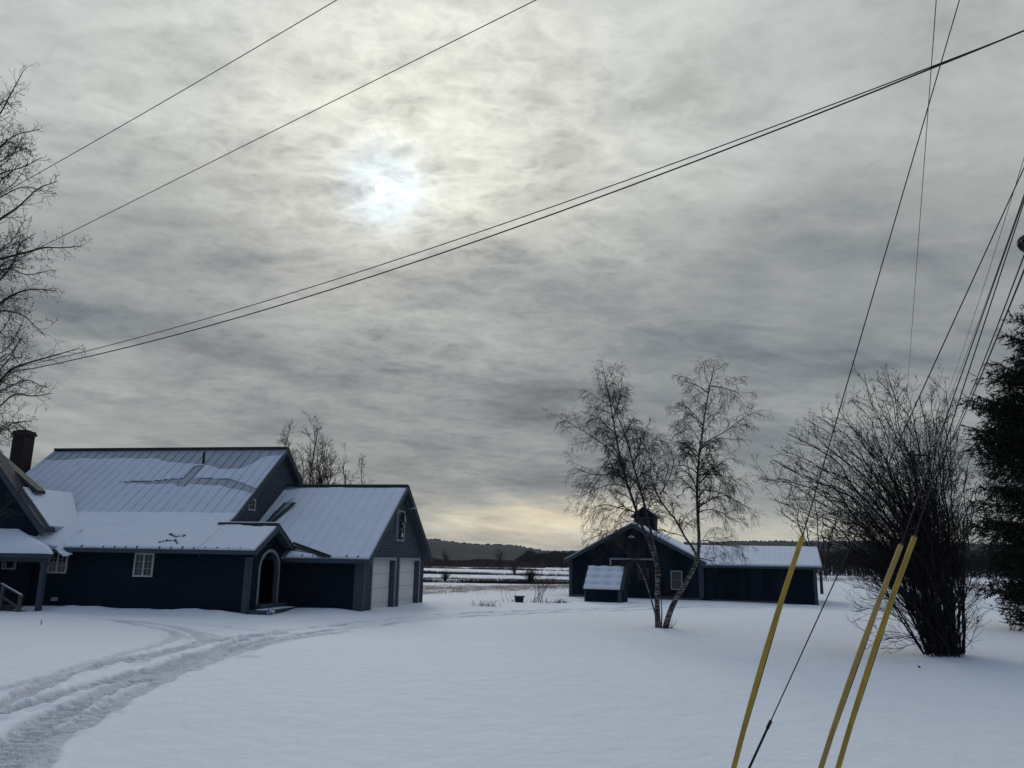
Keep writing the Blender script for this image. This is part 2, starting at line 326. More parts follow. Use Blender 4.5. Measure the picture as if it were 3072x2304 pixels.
# ------------------------------------------------------------------ ground
TH = R_(10.042); HO = Vector((-5.661, 32.09, 0))
def z7(u, v): q = gnd(u * .4973 / 3, (1750 + v * .4973) / 3); return (q.x, q.y)
def z3(u, v): q = gnd((1250 + u * .22604) / 3, (1550 + v * .22604) / 3); return (q.x, q.y)
TRACKS = [  # polyline, half width, depth, churn
 ([z7(-250, 1230), z7(0, 1060), z7(120, 950), z7(260, 850), z7(450, 745), z7(700, 640), z7(950, 555), z7(1200, 465), z7(1400, 405), z7(1560, 360), z7(1750, 320), z7(2000, 285), z7(2212, 262), z3(640, 1325), z3(1400, 1275), z3(2212, 1252), (9, 40.0), (14, 41.5), (20, 43.5), (27, 44.5)], .145, .075, 1.0),
 ([z7(-300, 850), z7(0, 730), z7(150, 665), z7(300, 610), z7(500, 545), z7(750, 480), z7(1000, 425), z7(1200, 375), z7(1400, 340), z7(1560, 312), z7(1800, 275), z7(2212, 228), z3(640, 1278), z3(1400, 1242), z3(2212, 1228), (9, 41.7), (14, 43.2), (20, 45.2), (27, 46.3)], .145, .07, 1.0),
 ([z7(-200, 830), z7(0, 790), z7(180, 740), z7(400, 660), z7(650, 595), z7(900, 545), z7(1020, 495), z7(1200, 440), z7(1350, 385), z7(1500, 345)], .16, .075, 1.1),
 ([z7(-100, 1200), z7(60, 1070), z7(250, 960), z7(420, 870), z7(620, 760), z7(850, 655), z7(1080, 540), z7(1300, 470), z7(1560, 385), z7(1800, 330), z7(2100, 290)], .15, .05, .9),
 ([z7(100, 1230), z7(240, 1060), z7(330, 960), z7(480, 860), z7(560, 800)], .10, .03, .9),
 ([z7(-150, 1100), z7(0, 1010), z7(150, 900), z7(350, 780), z7(520, 700), z7(720, 615), z7(900, 560)], .14, .05, 1.0),
 ([z7(0, 640), z7(250, 600), z7(450, 530), z7(700, 460), z7(900, 395), z7(1060, 335), z7(1090, 308), z7(1000, 285), z7(850, 262), z7(700, 232), z7(560, 215)], .14, .05, .6),
 ([z7(820, 490), z7(1000, 435), z7(1170, 390), z7(1255, 360), z7(1225, 325), z7(1150, 290), z7(980, 258), z7(800, 238), z7(680, 225)], .15, .055, .6),
 ([z7(1500, 320), z7(1360, 330), z7(1250, 305), z7(1100, 275), z7(950, 250), z7(820, 232)], .12, .045, .5),
 ([z7(1640, 290), z7(1480, 278), z7(1300, 258), z7(1100, 240), z7(900, 228)], .12, .04, .5),
 ([z7(1750, 300), z7(1500, 330), z7(1300, 352), z7(1150, 372)], .12, .04, .7),
 ([z7(1800, 268), z7(2000, 258), z7(2212, 245), z3(500, 1310)], .14, .03, .7),
]
def chaikin(p, n=2):
    p = np.array(p, float)
    for _ in range(n):
        q = np.empty((2 * len(p) - 2, 2)); q[0::2] = p[:-1] * .75 + p[1:] * .25; q[1::2] = p[:-1] * .25 + p[1:] * .75
        p = np.vstack([p[:1], q, p[-1:]])
    return p
def polydist(x, y, p):
    d = np.full(x.shape, 1e9); S = np.zeros(x.shape); sg = np.zeros(x.shape); acc = 0.
    for a, c in zip(p[:-1], p[1:]):
        e = c - a; L = e @ e + 1e-9; l = math.sqrt(L); t = np.clip(((x - a[0]) * e[0] + (y - a[1]) * e[1]) / L, 0, 1)
        q = np.hypot(x - a[0] - t * e[0], y - a[1] - t * e[1]); m = q < d; sd = ((x - a[0]) * e[1] - (y - a[1]) * e[0]) / l
        d = np.where(m, q, d); S = np.where(m, acc + t * l, S); sg = np.where(m, np.sign(sd), sg); acc += l
    return d, S, sg * d
def house_yd(x, y):   # local house coordinates
    c, s = math.cos(TH), math.sin(TH); dx = x - HO.x; dy = y - HO.y
    return dx * c - dy * s, dx * s + dy * c
def base_h(x, y):
    e = y - (57 + 1.35 * x)
    ratio = x / np.maximum(np.abs(y), 1)
    left = 1 - sstep(ratio, .24, .36)
    h = -2.0 * sstep(e, 0, 85) * left * sstep(y, 30, 60)
    h = h + .75 * (1 - left) * sstep(y, 48, 105)
    h = h + .45 * (1 - sstep(y, 2.0, 7.0)) * sstep(y, -60, -8)            # bank under the viewpoint
    near = 1 - sstep(np.hypot(x, y), 90, 160)
    h = h + near * ((fbm(x * .12 + 3, y * .12 + 9, 3) - .44) * .22 + (fbm(x * .9, y * .5, 3) - .44) * .032)
    lx, ly = house_yd(x, y)
    band = sstep(lx, -19, -16) * (1 - sstep(lx, -4.2, -3.2)); dw = np.abs(ly + 3.1)
    h = h + .16 * band * np.exp(-(dw / .7) ** 2) * (.5 + fbm(x * 1.3, y * 1.3, 3))
    dg = np.abs(ly + .25); bg = sstep(lx, -3.3, -2.9) * (1 - sstep(lx, -1.2, .3))
    h = h + .10 * bg * np.exp(-(dg / .8) ** 2)
    bx, by = gnd(663, 628).x, gnd(663, 628).y
    rb = np.hypot(x - bx, y - by); h = h + .07 * np.exp(-(rb / 1.1) ** 2) - .05 * np.exp(-(rb / .35) ** 2)
    return h
def ax(*segs):
    out = []
    for a, c, st in segs: out += list(np.arange(a, c, st))
    return out
geo = list(60 * 1.13 ** np.arange(0, 39))
xs = np.array(sorted([-g for g in geo] + ax((-58, -18, .35), (-18, -13, .08), (-13, -3.6, .04), (-3.6, 1, .08), (1, 36, .16), (36, 58, .5)) + geo))
ys = np.array(sorted([-400, -200, -100, -60, -30, -14, -8, -4, -2, 0, 1.5, 3, 4.5, 6] + ax((7, 14.5, .04), (14.5, 22, .06), (22, 30, .09), (30, 48, .10), (48, 60, .25), (60, 120, 1.2)) + list(122 * 1.07 ** np.arange(0, 62))))
GX, GY = np.meshgrid(xs, ys); H = base_h(GX, GY)
mask = np.zeros_like(H); ruts = np.zeros_like(H); churn = np.zeros_like(H); sub = (GY > 5) & (GY < 50) & (np.abs(GX) < 35)
sx, sy = GX[sub], GY[sub]; M = np.zeros(sx.shape); D = np.zeros(sx.shape); Cn = np.zeros(sx.shape)
wobx = (fbm(sx * .8, sy * .8, 3) - .45) * .30; woby = (fbm(sx * .8 + 31, sy * .8 + 7, 3) - .45) * .30
Rg = np.zeros(sx.shape); Bm = np.zeros(sx.shape)
for ti, (pl, hw, dep, ch) in enumerate(TRACKS):
    d, S, p = polydist(sx + wobx, sy + woby, chaikin(pl)); hv = hw * (.8 + .55 * vn(S * 1.7 + ti * 13, p * 2 + 3))
    act = d < hw * 5
    rut = 1 - sstep(d, hv * .8, hv * 1.15); berm = np.exp(-((d - hv * 1.45) / (hw * .35)) ** 2) * (.5 + vn(S * 3.1 + ti, np.sign(p) * 5))
    dd = -dep * rut * (.75 + .5 * vn(S * 1.3 + 7 * ti, p * 0)) + dep * .55 * berm
    tread = (np.sin(S * 29 + np.abs(p) * 16 + 5 * vn(S * 1.1, p * 0 + ti)) * .016 + (vn(S * 9 + ti * 31, p * 7.0 + 9) - .5) * .040) * ch * rut * (.4 + 1.1 * vn(S * .9 + 5 * ti, p * 0 + 3)) + (vn(S * 7.0 + ti * 11, p * 9.0) - .5) * .055 * ch * np.exp(-((d - hv * 1.35) / (hw * .6)) ** 2)
    nearf = 1 - .55 * sstep(sy, 14, 32)
    D = np.minimum(D, -dep * (.52 + .65 * sstep(sy, 29, 38)) * rut * (.75 + .5 * vn(S * 1.3 + 7 * ti, p * 0))); Bm = np.maximum(Bm, dep * .55 * berm); Rg = np.where(act & (np.abs(tread) * nearf > np.abs(Rg)), tread * nearf, Rg)
    Cn = np.maximum(Cn, ch * (1 - sstep(d, hw * .8, hw * 1.6))); M = np.maximum(M, 1 - sstep(d, hw * 2, hw * 3.0))
for (u, v, rr) in ((1480, 330, .9), (1200, 330, .7)):
    q = z7(u, v); d = np.hypot((sx - q[0]) * .6, sy - q[1]); Cn = np.maximum(Cn, .5 * (1 - sstep(d, rr * .3, rr * 1.2))); M = np.maximum(M, 1 - sstep(d, rr, rr * 1.4))
q = z7(1530, 450); d = np.hypot(sx - q[0], sy - q[1]); D = D - .06 * np.exp(-(d / .15) ** 2); Cn = np.maximum(Cn, .6 * (1 - sstep(d, .2, .45)))
D = D + Bm * sstep(D, -.02, 0) + Rg * .9 + Cn * ((fbm(sx * 9, sy * 9, 3) - .44) * .022 + (vn(sx * 14., sy * 14.) - .5) * .012)
H[sub] += D; mask[sub] = M; churn[sub] = np.maximum(Cn * .55, np.clip(-D / .04, 0, 1) * .9)
nx, ny = len(xs), len(ys); idx = np.arange(nx * ny).reshape(ny, nx)
quads = np.stack([idx[:-1, :-1], idx[:-1, 1:], idx[1:, 1:], idx[1:, :-1]], -1).reshape(-1, 4)
fm = (mask.ravel()[quads].max(1) > .02)
V = np.stack([GX.ravel(), GY.ravel(), H.ravel()], -1)
def sub_mesh(name, faces, material):
    u, inv = np.unique(faces, return_inverse=True); return mesh_np(name, V[u], inv.reshape(faces.shape), material, smooth=True)
tag(sub_mesh('ground', quads[~fm], 'snow'), kind='structure')
dv = tag(sub_mesh('driveway', quads[fm], 'track_snow'), kind='structure')
at_ = dv.data.attributes.new('churn', 'FLOAT', 'POINT'); at_.data.foreach_set('value', churn.ravel()[np.unique(quads[fm])].astype(np.float32))
def hz(x, y): return float(base_h(np.array([float(x)]), np.array([float(y)]))[0])
# ------------------------------------------------------------------ house
house = empty('farmhouse', HO, -TH, 'long dark blue farmhouse with snowy metal roofs, arched entry and two-door garage', 'house')
def roof_slab(name, prof, x0, x1, th, material, parent, dz=0.0):
    p = [(x0, y, z + dz) for y, z in prof] + [(x0, y, z + dz - th) for y, z in reversed(prof)]
    return MB().prism(p, (x1 - x0, 0, 0)).build(name, material, parent)
def prof_pt(prof, t):  # t in 0..1 along length
    L = [math.dist(a, c) for a, c in zip(prof[:-1], prof[1:])]; s = t * sum(L)
    for (a, c), l in zip(zip(prof[:-1], prof[1:]), L):
        if s <= l + 1e-9: f = s / l; return (a[0] + (c[0] - a[0]) * f, a[1] + (c[1] - a[1]) * f)
        s -= l
    return prof[-1]
def seams(name, prof, x0, x1, pitch, parent, h=.037, w_=.018):
    m = MB(); x = x0 + pitch * .5
    while x < x1:
        for a, c in zip(prof[:-1], prof[1:]):
            m.bar((x, a[0], a[1] + h / 2 + .0), (x, c[0], c[1] + h / 2), w_, h)
        x += pitch
    nr_ = len(m.f); e = m; x = x0 + pitch * .5; (ya, za), (yb, zb) = prof[0], prof[1]; k = (zb - za) / (yb - ya); rs = random.Random(int(x1 * 10))
    while x < x1:
        if rs.random() < .75: e.bar((x, ya - .012, za + .035), (x, ya + .08, za + .035 + .08 * k), .045, .085 + rs.uniform(-.02, .02))
        x += pitch
    o = m.build(name, 'metal_roof', parent); o.data.materials.append(MATS['ridge_metal'])
    for i in range(nr_, len(o.data.polygons)): o.data.polygons[i].material_index = 1
    return o
def snow_cover(prof, x0, x1, tf, parent, pitch=.45, nx_=None, ny_=None, name='snow_cover', dz=0.0):
    L = sum(math.dist(a, c) for a, c in zip(prof[:-1], prof[1:])); nx_ = nx_ or int((x1 - x0) / .05); ny_ = ny_ or int(L / .06)
    u = np.linspace(0, 1, nx_); v = np.linspace(0, 1, ny_); pp = np.array([prof_pt(prof, t) for t in v])
    Ux, Vv = np.meshgrid(x0 + (x1 - x0) * u, v); T = tf(Ux, Vv, L)
    dl = np.gradient(pp, axis=0); nrm = np.stack([-dl[:, 1], dl[:, 0]], -1); nrm /= np.linalg.norm(nrm, axis=1)[:, None]; nrm *= np.sign(nrm[:, 1:2] + 1e-9)
    keep = T > .006; T = np.maximum(T, 0)
    P3 = np.stack([Ux, pp[:, 0][:, None] + nrm[:, 0][:, None] * T, pp[:, 1][:, None] + nrm[:, 1][:, None] * T + dz + .003], -1)
    # skirt: repeat border with T = 0
    def pad(a, mode='edge'): return np.pad(a, ((1, 1), (1, 1)) + ((0, 0),) * (a.ndim - 2), mode=mode)
    Tp = pad(T); P0 = np.stack([Ux, np.broadcast_to(pp[:, 0][:, None], Ux.shape), np.broadcast_to(pp[:, 1][:, None], Ux.shape) + dz - .01], -1); P0p = pad(P0); Pp = pad(P3)
    Pp[0], Pp[-1], Pp[:, 0], Pp[:, -1] = P0p[0], P0p[-1], P0p[:, 0], P0p[:, -1]
    kp = pad(keep); n2, n1 = Tp.shape; ii = np.arange(n1 * n2).reshape(n2, n1)
    q = np.stack([ii[:-1, :-1], ii[:-1, 1:], ii[1:, 1:], ii[1:, :-1]], -1).reshape(-1, 4)
    q = q[kp.ravel()[q].sum(1) >= 3]
    o = mesh_np(name, Pp.reshape(-1, 3), q, 'roof_snow', parent, smooth=True)
    at_ = o.data.attributes.new('thick', 'FLOAT', 'POINT'); at_.data.foreach_set('value', Tp.ravel().astype(np.float32)); return o
RIBF = lambda x, x0, pitch: np.exp(-(((x - x0 - pitch * .5 + pitch / 2) % pitch - pitch / 2) / .03) ** 2)
def edge_board(name, prof, x, wd, h, parent, material='trim', dz=-.01):
    "board following the rake at a gable end"
    p = [(x, y, z + dz) for y, z in prof] + [(x, y, z + dz - h) for y, z in reversed(prof)]
    return MB().prism(p, (wd, 0, 0)).build(name, material, parent)
def window(name, org, wv, hv, nrm, w_, h_, parent, cols=2, rows=3, frame='white_frame', mull=True, fr=.06):
    "org lower-left corner; wv/hv unit vectors; nrm outward"
    wv, hv, nrm, org = Vector(wv), Vector(hv), Vector(nrm), Vector(org)
    def slab(m, a0, a1, b0, b1, t0, t1):
        q = [org + wv * a + hv * c + nrm * t0 for a, c in ((a0, b0), (a1, b0), (a1, b1), (a0, b1))]; m.prism(q, nrm * (t1 - t0))
    f = MB(); slab(f, 0, w_, 0, fr, 0, .05); slab(f, 0, w_, h_ - fr, h_, 0, .05); slab(f, 0, fr, fr, h_ - fr, 0, .05); slab(f, w_ - fr, w_, fr, h_ - fr, 0, .05)
    if mull: slab(f, w_ / 2 - fr * .55, w_ / 2 + fr * .55, fr, h_ - fr, 0, .05)
    root = f.build(name, frame, parent)
    g = MB(); slab(g, fr * .6, w_ - fr * .6, fr * .6, h_ - fr * .6, .004, .016); g.build('pane', 'glass', root)
    mt = MB(); halves = [(fr, w_ / 2 - fr * .55), (w_ / 2 + fr * .55, w_ - fr)] if mull else [(fr, w_ - fr)]
    for a, c in halves:
        for k in range(1, cols): x = a + (c - a) * k / cols; slab(mt, x - .006, x + .006, fr, h_ - fr, .018, .03)
        for k in range(1, rows): y = fr + (h_ - 2 * fr) * k / rows; slab(mt, a, c, y - .006, y + .006, .019, .031)
    if mt.v: mt.build('muntins', frame, root)
    return root
# --- main block
MP = [(-3.14, 2.27), (-1.7, 3.04), (-.75, 3.60), (3.40, 6.88), (9.3, 2.2)]
MF = MP[:4]; MX0, MX1 = -17.15, -5.2
roof = roof_slab('roof', MP, MX0, MX1, .05, 'metal_roof', house)
seams('seam_ribs', MF, MX0, MX1, .46, roof)
roof_slab('soffit', MP, MX0 + .02, MX1 - .02, .07, 'trim', roof, dz=-.052)
def t_main(x, v, L):
    s = v * L                                   # distance from the eave
    n = fbm(x * .8, s * .8, 3); nn = fbm(x * 3, s * 3, 3)
    kick = 2.9
    low = .075 + .05 * (nn - .45)
    up = .036 + .015 * (nn - .45)
    t = np.where(s < kick, low, up); t = low + (up - low) * sstep(s, kick - .10, kick + .06)
    wob = (n - .44) * 1.2
    top = np.interp(x, [-17.2, -14.5, -13.0, -11.5, -9.6, -8.7, -8.4, -7.6, -6.6, -5.9, -5.2], [7.15, 7.2, 7.35, 7.2, 6.75, 6.55, 6.5, 6.35, 6.4, 7.4, 7.4]) + wob * .35
    bare = sstep(s, top - .04, top + .04)
    # long bare band across the right half
    c1 = np.interp(x, [-12.2, -10.8, -9.4, -8.6, -7.9, -6.9, -6.0, -5.2], [5.15, 5.25, 5.45, 5.5, 5.55, 5.5, 5.1, 4.7]) + wob * .15
    wd = np.interp(x, [-12.2, -10.8, -9.0, -8.0, -6.5, -5.2], [.0, .18, .42, .5, .55, .35])
    b2 = (1 - sstep(np.abs(s - c1 + wd / 2), wd / 2 - .03, wd / 2 + .03)) * (wd > .03)
    # panel below the vent pipe has slid clean
    xx = x - (-8.75); b3 = (1 - sstep(np.abs(xx), .20, .24)) * sstep(s, 4.8, 4.9) * (1 - sstep(s, 6.5, 6.6))
    # crack near the foot of the roof at the right
    cr = np.interp(x, [-7.15, -6.9, -6.7, -6.2], [1.12, .98, .90, .98]) + .12 * (nn - .45); crb = np.interp(x, [-7.1, -6.8, -6.5, -6.2], [.42, .55, .60, .28]) + .10 * (nn - .45); b4 = np.maximum((1 - sstep(np.abs(s - cr), .03, .08)) * (x > -7.1) * (x < -6.3), (1 - sstep(np.abs(s - crb), .025, .07)) * (x > -7.1) * (x < -6.2))
    cr2 = np.interp(x, [-8.0, -7.4, -6.2, -5.2], [1.35, 1.15, 1.4, 1.55]); b5 = (1 - sstep(np.abs(s - cr2), .015, .045)) * (x > -8.0) * (x < -6.0)
    t = t * (1 - np.maximum.reduce([bare, b2, b3, b4]))
    t = t - .016 * RIBF(x, MX0, .46) * np.where(s > kick, 1, .35)
    ev = np.where(x > -10.6, .06, .11) + .10 * (fbm(x * 4, x * 0 + 2, 3) - .4)
    t = t * sstep(s, -.02 + ev * .0, .05)
    return t
snow_cover(MF, MX0 + .03, MX1 - .03, t_main, roof)
MB().box(MX0, MX1, 3.28, 3.52, 6.86, 6.97).build('ridge_cap', 'ridge_metal', roof, bevel=.03)
MB().tube([(-8.75, 2.45, 6.1), (-8.75, 2.45, 6.62)], .055, 10).build('vent_pipe', 'black', roof)
edge_board('rake_board', MP, MX1, .035, .22, roof)
edge_board('rake_board', MP, MX0 - .035, .035, .26, roof)
edge_board('rake_trim', MP, MX1 + .035, .03, .08, roof, 'ridge_metal', dz=.015)
MB().box(MX0, -3.0, -3.18, -3.143, 2.12, 2.27).build('fascia', 'trim', roof)
# walls
wl = MB(); wl.box(-17.0, -3.33, -2.79, -2.60, -.6, 2.36)                               # front
wl.box(-17.0, -16.8, -2.6, 9.0, -.6, 2.3); wl.box(-17.0, -5.45, 8.8, 9.0, -.6, 2.3)
wl.build('wall', 'siding', house)
gp = [(-5.45, -2.7, 2.2), (-5.45, -1.7, 2.88), (-5.45, -.75, 3.44), (-5.45, 3.40, 6.72), (-5.45, 8.9, 2.35), (-5.45, 8.9, -.6), (-5.45, -2.6, -.6)]
MB().prism(gp, (-.2, 0, 0)).build('gable_wall', 'shingle', house)
MB().prism([(x - 11.5, y, z) for x, y, z in gp], (-.2, 0, 0)).build('gable_wall', 'shingle', house)
window('window', (-11.6, -2.79, 1.31), (1, 0, 0), (0, 0, 1), (0, -1, 0), .82, .83, house)
window('window', (-7.98, -2.79, 1.25), (1, 0, 0), (0, 0, 1), (0, -1, 0), .80, .87, house)
window('window', (-5.45, .66, 3.93), (0, 1, 0), (0, 0, 1), (1, 0, 0), .57, .50, house, cols=2, rows=2, mull=False)
MB().prism([(-11.2, -2.86, .43), (-10.97, -2.86, .43), (-10.95, -2.93, .30), (-11.22, -2.93, .30)], (0, .07, 0)).build('wall_vent', 'light_trim', house)
MB().box(-4.95, -3.31, -2.815, -2.79, -.6, 2.04).build('siding_patch', 'siding', house) if False else None
# --- entry block
EP = [(-3.14, 2.27), (-1.42, 3.25), (.35, 2.27)]
EX0, EX1 = -5.2, -3.0
er = roof_slab('entry_roof', EP, EX0, EX1, .05, 'metal_roof', house)
roof_slab('soffit', EP, EX0, EX1 - .02, .07, 'trim', er, dz=-.052)
seams('seam_ribs', EP[:2], EX0, EX1, .46, er)
def t_entry(x, v, L):
    s = v * L; t = .07 + .03 * (fbm(x * 2, s * 2, 3) - .45); top = L - .16 + .25 * (fbm(x * 1.5, x * 0, 2) - .4)
    t = t * (1 - sstep(s, top, top + .05)) - .012 * RIBF(x, EX0, .46)
    return t
snow_cover(EP[:2], EX0 + .01, EX1 - .03, t_entry, er)
snow_cover([EP[2], EP[1]], EX0, EX1 - .05, lambda x, v, L: .05 + 0 * x, er, ny_=14, nx_=20)
MB().box(-5.5, EX1 + .01, -1.52, -1.32, 3.235, 3.33).build('ridge_cap', 'ridge_metal', er, bevel=.02)
MB().box(-5.45, EX1 - .1, -1.50, -1.34, 3.331, 3.365).build('ridge_snow', 'roof_snow', er, bevel=.015)
edge_board('rake_board', EP, EX1, .035, .20, er)
edge_board('rake_trim', EP, EX1 + .035, .025, .06, er, 'ridge_metal', dz=.02)
# arched gable wall at x=-3.33 facing +x : y -2.79..0
YC, AW, SP, AH, B0 = -1.26, .76, 1.60, .64, .33
def rz_e(y): return 2.27 + (y + 3.14) * .57 - .10 if y < -1.42 else 3.25 - (y + 1.42) * .5537 - .10
m = MB(); ysm = sorted(set([-2.6, -2.4, -2.2, YC - AW, YC + AW, -.25, .6] + list(np.linspace(YC - AW, YC + AW, 25)) + [-1.42]))
for a, c in zip(ysm[:-1], ysm[1:]):
    def lo(y):
        k = (y - YC) / AW; return SP + AH * math.sqrt(max(0, 1 - k * k)) if abs(k) <= 1 else None
    mid = (a + c) / 2
    if abs(mid - YC) < AW:
        m.prism([(-3.33, a, lo(a) if abs(a - YC) <= AW + 1e-6 else SP), (-3.33, c, lo(c) if abs(c - YC) <= AW + 1e-6 else SP), (-3.33, c, rz_e(c)), (-3.33, a, rz_e(a))], (-.16, 0, 0))
        m.box(-3.49, -3.33, a, c, -.6, B0)
    else:
        m.prism([(-3.33, a, -.6), (-3.33, c, -.6), (-3.33, c, rz_e(c)), (-3.33, a, rz_e(a))], (-.16, 0, 0))
m.prism([(-3.33, -2.785, -.6), (-3.33, -2.6, -.6), (-3.33, -2.6, rz_e(-2.6)), (-3.33, -2.785, rz_e(-2.785))], (-.16, 0, 0))
m.build('entry_wall', 'siding', house)
arc = [(YC - AW, B0)] + [(YC - AW * math.cos(t), SP + AH * math.sin(t)) for t in np.linspace(0, math.pi, 25)] + [(YC + AW, B0)]
def off(p, k): return (YC + (p[0] - YC) * (1 + k / AW), p[1] if p[1] <= SP + 1e-6 else SP + (p[1] - SP) * (1 + k / AH))
m = MB()
for a, c in zip(arc[:-1], arc[1:]):
    m.prism([(-3.33, *a), (-3.33, *c), (-3.33, *off(c, .10)), (-3.33, *off(a, .10))], (.035, 0, 0))
ar = m.build('arch_trim', 'light_trim', house)
m = MB()
for a, c in zip(arc[:-1], arc[1:]):
    m.prism([(-3.495, *a), (-3.495, *c), (-3.495, *off(c, -.02)), (-3.495, *off(a, -.02))], (.17, 0, 0))
m.build('arch_reveal', 'reveal', ar)
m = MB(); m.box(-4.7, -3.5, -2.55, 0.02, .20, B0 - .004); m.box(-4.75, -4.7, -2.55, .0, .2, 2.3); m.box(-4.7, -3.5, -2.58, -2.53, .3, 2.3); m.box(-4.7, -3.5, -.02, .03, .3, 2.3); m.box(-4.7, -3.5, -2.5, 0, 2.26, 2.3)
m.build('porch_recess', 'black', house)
m = MB(); m.box(-4.69, -4.64, -1.75, -.8, .33, 2.2); dr = m.build('door', 'siding', house)
MB().lathe((-4.60, -.9, 1.2), [(.0, -.03), (.03, -.02), (.035, .0), (.03, .02), (.0, .03)], 10).build('handle', 'steel', dr)
m = MB(); m.box(-3.33, -3.02, -2.22, -.15, .17, .33); m.build('step', 'trim', house, bevel=.01)
m = MB(); m.box(-3.33, -2.55, -2.75, -.30, -.3, .17); st = m.build('step', 'trim', house, bevel=.01)
mb = MB().box(-3.0, -2.58, -2.7, -.35, .172, .195); mb.build('snow_cover', 'roof_snow', st, bevel=.01)
MB().box(-3.52, -3.305, -2.83, -2.792, -.6, 2.04).build('corner_board', 'trim', house)
MB().box(-3.327, -3.30, -2.83, -2.66, -.6, 2.04).build('corner_board', 'trim', house)
# --- garage
GP = [(-.35, 2.05), (4.16, 5.25), (8.67, 2.05)]
GX0, GX1 = -5.44, .35
gr = roof_slab('garage_roof', GP, GX0, GX1, .05, 'metal_roof', house)
seams('seam_ribs', GP[:2], GX0, GX1, .46, gr)
roof_slab('soffit', GP, GX0, GX1 - .02, .07, 'trim', gr, dz=-.052)
def t_gar(x, v, L):
    s = v * L; n = fbm(x * 1.5, s * 1.5, 3)
    t = .053 + .018 * (n - .45); t = t - .020 * RIBF(x, GX0, .46)
    top = np.interp(x, [-5.4, -4.7, -4.2, -1, .35], [5.1, 5.2, 5.3, 5.33, 5.27]) + (n - .44) * .15
    bare = sstep(s, top, top + .05)
    # bare strip beside the main gable, and the slid corner over the entry
    lx = np.interp(s, [0, 2.0, 3.3, 4.3, 5.5], [-5.4, -4.95, -4.95, -4.75, -5.1]); b1 = (1 - sstep(np.abs(x - lx - .06), .12, .2)) * sstep(s, 2.2, 2.5) * (1 - sstep(s, 4.0, 4.5))
    line = np.interp(x, [-5.4, -3.0, -1.25], [1.2, .72, .0]); b2 = (1 - sstep(s, line - .03, line + .02)) * (x < -1.2)
    return t * (1 - np.maximum.reduce([bare, b1, b2]))
snow_cover(GP[:2], GX0 + .02, GX1 - .03, t_gar, gr)
def t_wedge(x, v, L):
    s = v * L; line = np.interp(x, [-3.0, -2.0, -1.75], [.42, .22, .0]); return .06 * (1 - sstep(s, line - .06, line))
snow_cover(GP[:2], -3.1, -1.6, t_wedge, gr, ny_=90, nx_=40, name='snow_patch')
m = MB(); m.bar((-3.15, .30, 2.62), (-1.25, -.36, 2.11), .05, .09); m.build('valley_flashing', 'ridge_metal', gr)
m = MB(); m.bar((-3.1, .16, 2.50), (-1.6, -.34, 2.12), .04, .05); m.build('valley_flashing', 'ridge_metal', gr)
# leaning flashing against the main gable
m = MB(); m.bar((-4.98, 1.35, 3.38), (-4.62, 2.35, 4.35), .05, .10); m.build('step_flashing', 'trim', gr)
m = MB(); m.bar((-4.86, 1.2, 3.24), (-4.35, 2.7, 4.40), .20, .03); m.build('melt_gap', 'ridge_metal', gr)
MB().box(GX0, GX1 + .01, 4.05, 4.27, 5.235, 5.33).build('ridge_cap', 'ridge_metal', gr, bevel=.02)
edge_board('rake_board', GP, GX1, .035, .20, gr)
edge_board('rake_trim', GP, GX1 + .035, .025, .06, gr, 'ridge_metal', dz=.02)
MB().box(-3.1, GX1 + .036, -.39, -.353, 1.86, 2.02).build('fascia', 'trim', gr)
MB().box(-3.33, GX1, -.35, 0, 1.86, 1.90).build('eave_soffit', 'trim', gr)
m = MB(); m.box(-3.33, -.0, 0, .2, -.6, 2.16); m.build('garage_side_wall', 'siding', house); MB().box(-5.4, -.2, 8.13, 8.33, -.6, 2.1).build('garage_side_wall', 'siding', house)
def rz_g(y): return 2.05 + (min(y, 8.32 - y) + .35) * .7095 - .11
m = MB(); Z0 = 2.05
for a, c in ((.0, .98), (3.93, 4.51), (7.66, 8.33)): m.box(-.2, 0.002, a, c, -.6, Z0)
m.prism([(.002, .0, Z0), (.002, 8.33, Z0), (.002, 8.33, rz_g(8.2)), (.002, 4.16, rz_g(4.16)), (.002, .0, rz_g(0.12))], (-.202, 0, 0))
m.build('garage_gable_wall', 'shingle', house)
for a, c in ((.98, 3.93), (4.51, 7.66)):
    d = MB()
    for k in range(4): d.box(-.27, -.22, a + .1, c - .1, -.35 + k * .60 + .006, -.35 + (k + 1) * .60 - .006)
    d.box(-.30, -.27, a, c, -.5, Z0); gd = d.build('garage_door', 'garage_door', house, bevel=.006)
    f = MB(); f.box(.002, .035, a - .06, c + .06, Z0 - .06, Z0 + .06); f.box(.002, .033, a - .06, a + .03, -.6, Z0 - .06); f.box(.002, .033, c - .03, c + .06, -.6, Z0 - .06)
    f.build('door_frame', 'light_trim', gd)
    f = MB(); f.box(-.27, .0, a, a + .035, -.6, Z0 - .003); f.box(-.27, .0, c - .035, c, -.6, Z0 - .003); f.box(-.27, 0, a + .035, c - .035, Z0 - .05, Z0 - .003); f.build('door_jamb', 'reveal', gd)
MB().box(-.36, .03, -.032, -.0, -.6, 1.86).build('corner_board', 'trim', house)
MB().box(.003, .032, .0, .16, -.6, 1.9).build('corner_board', 'trim', house)
MB().box(.003, .032, 8.17, 8.36, -.6, 1.9).build('corner_board', 'trim', house)
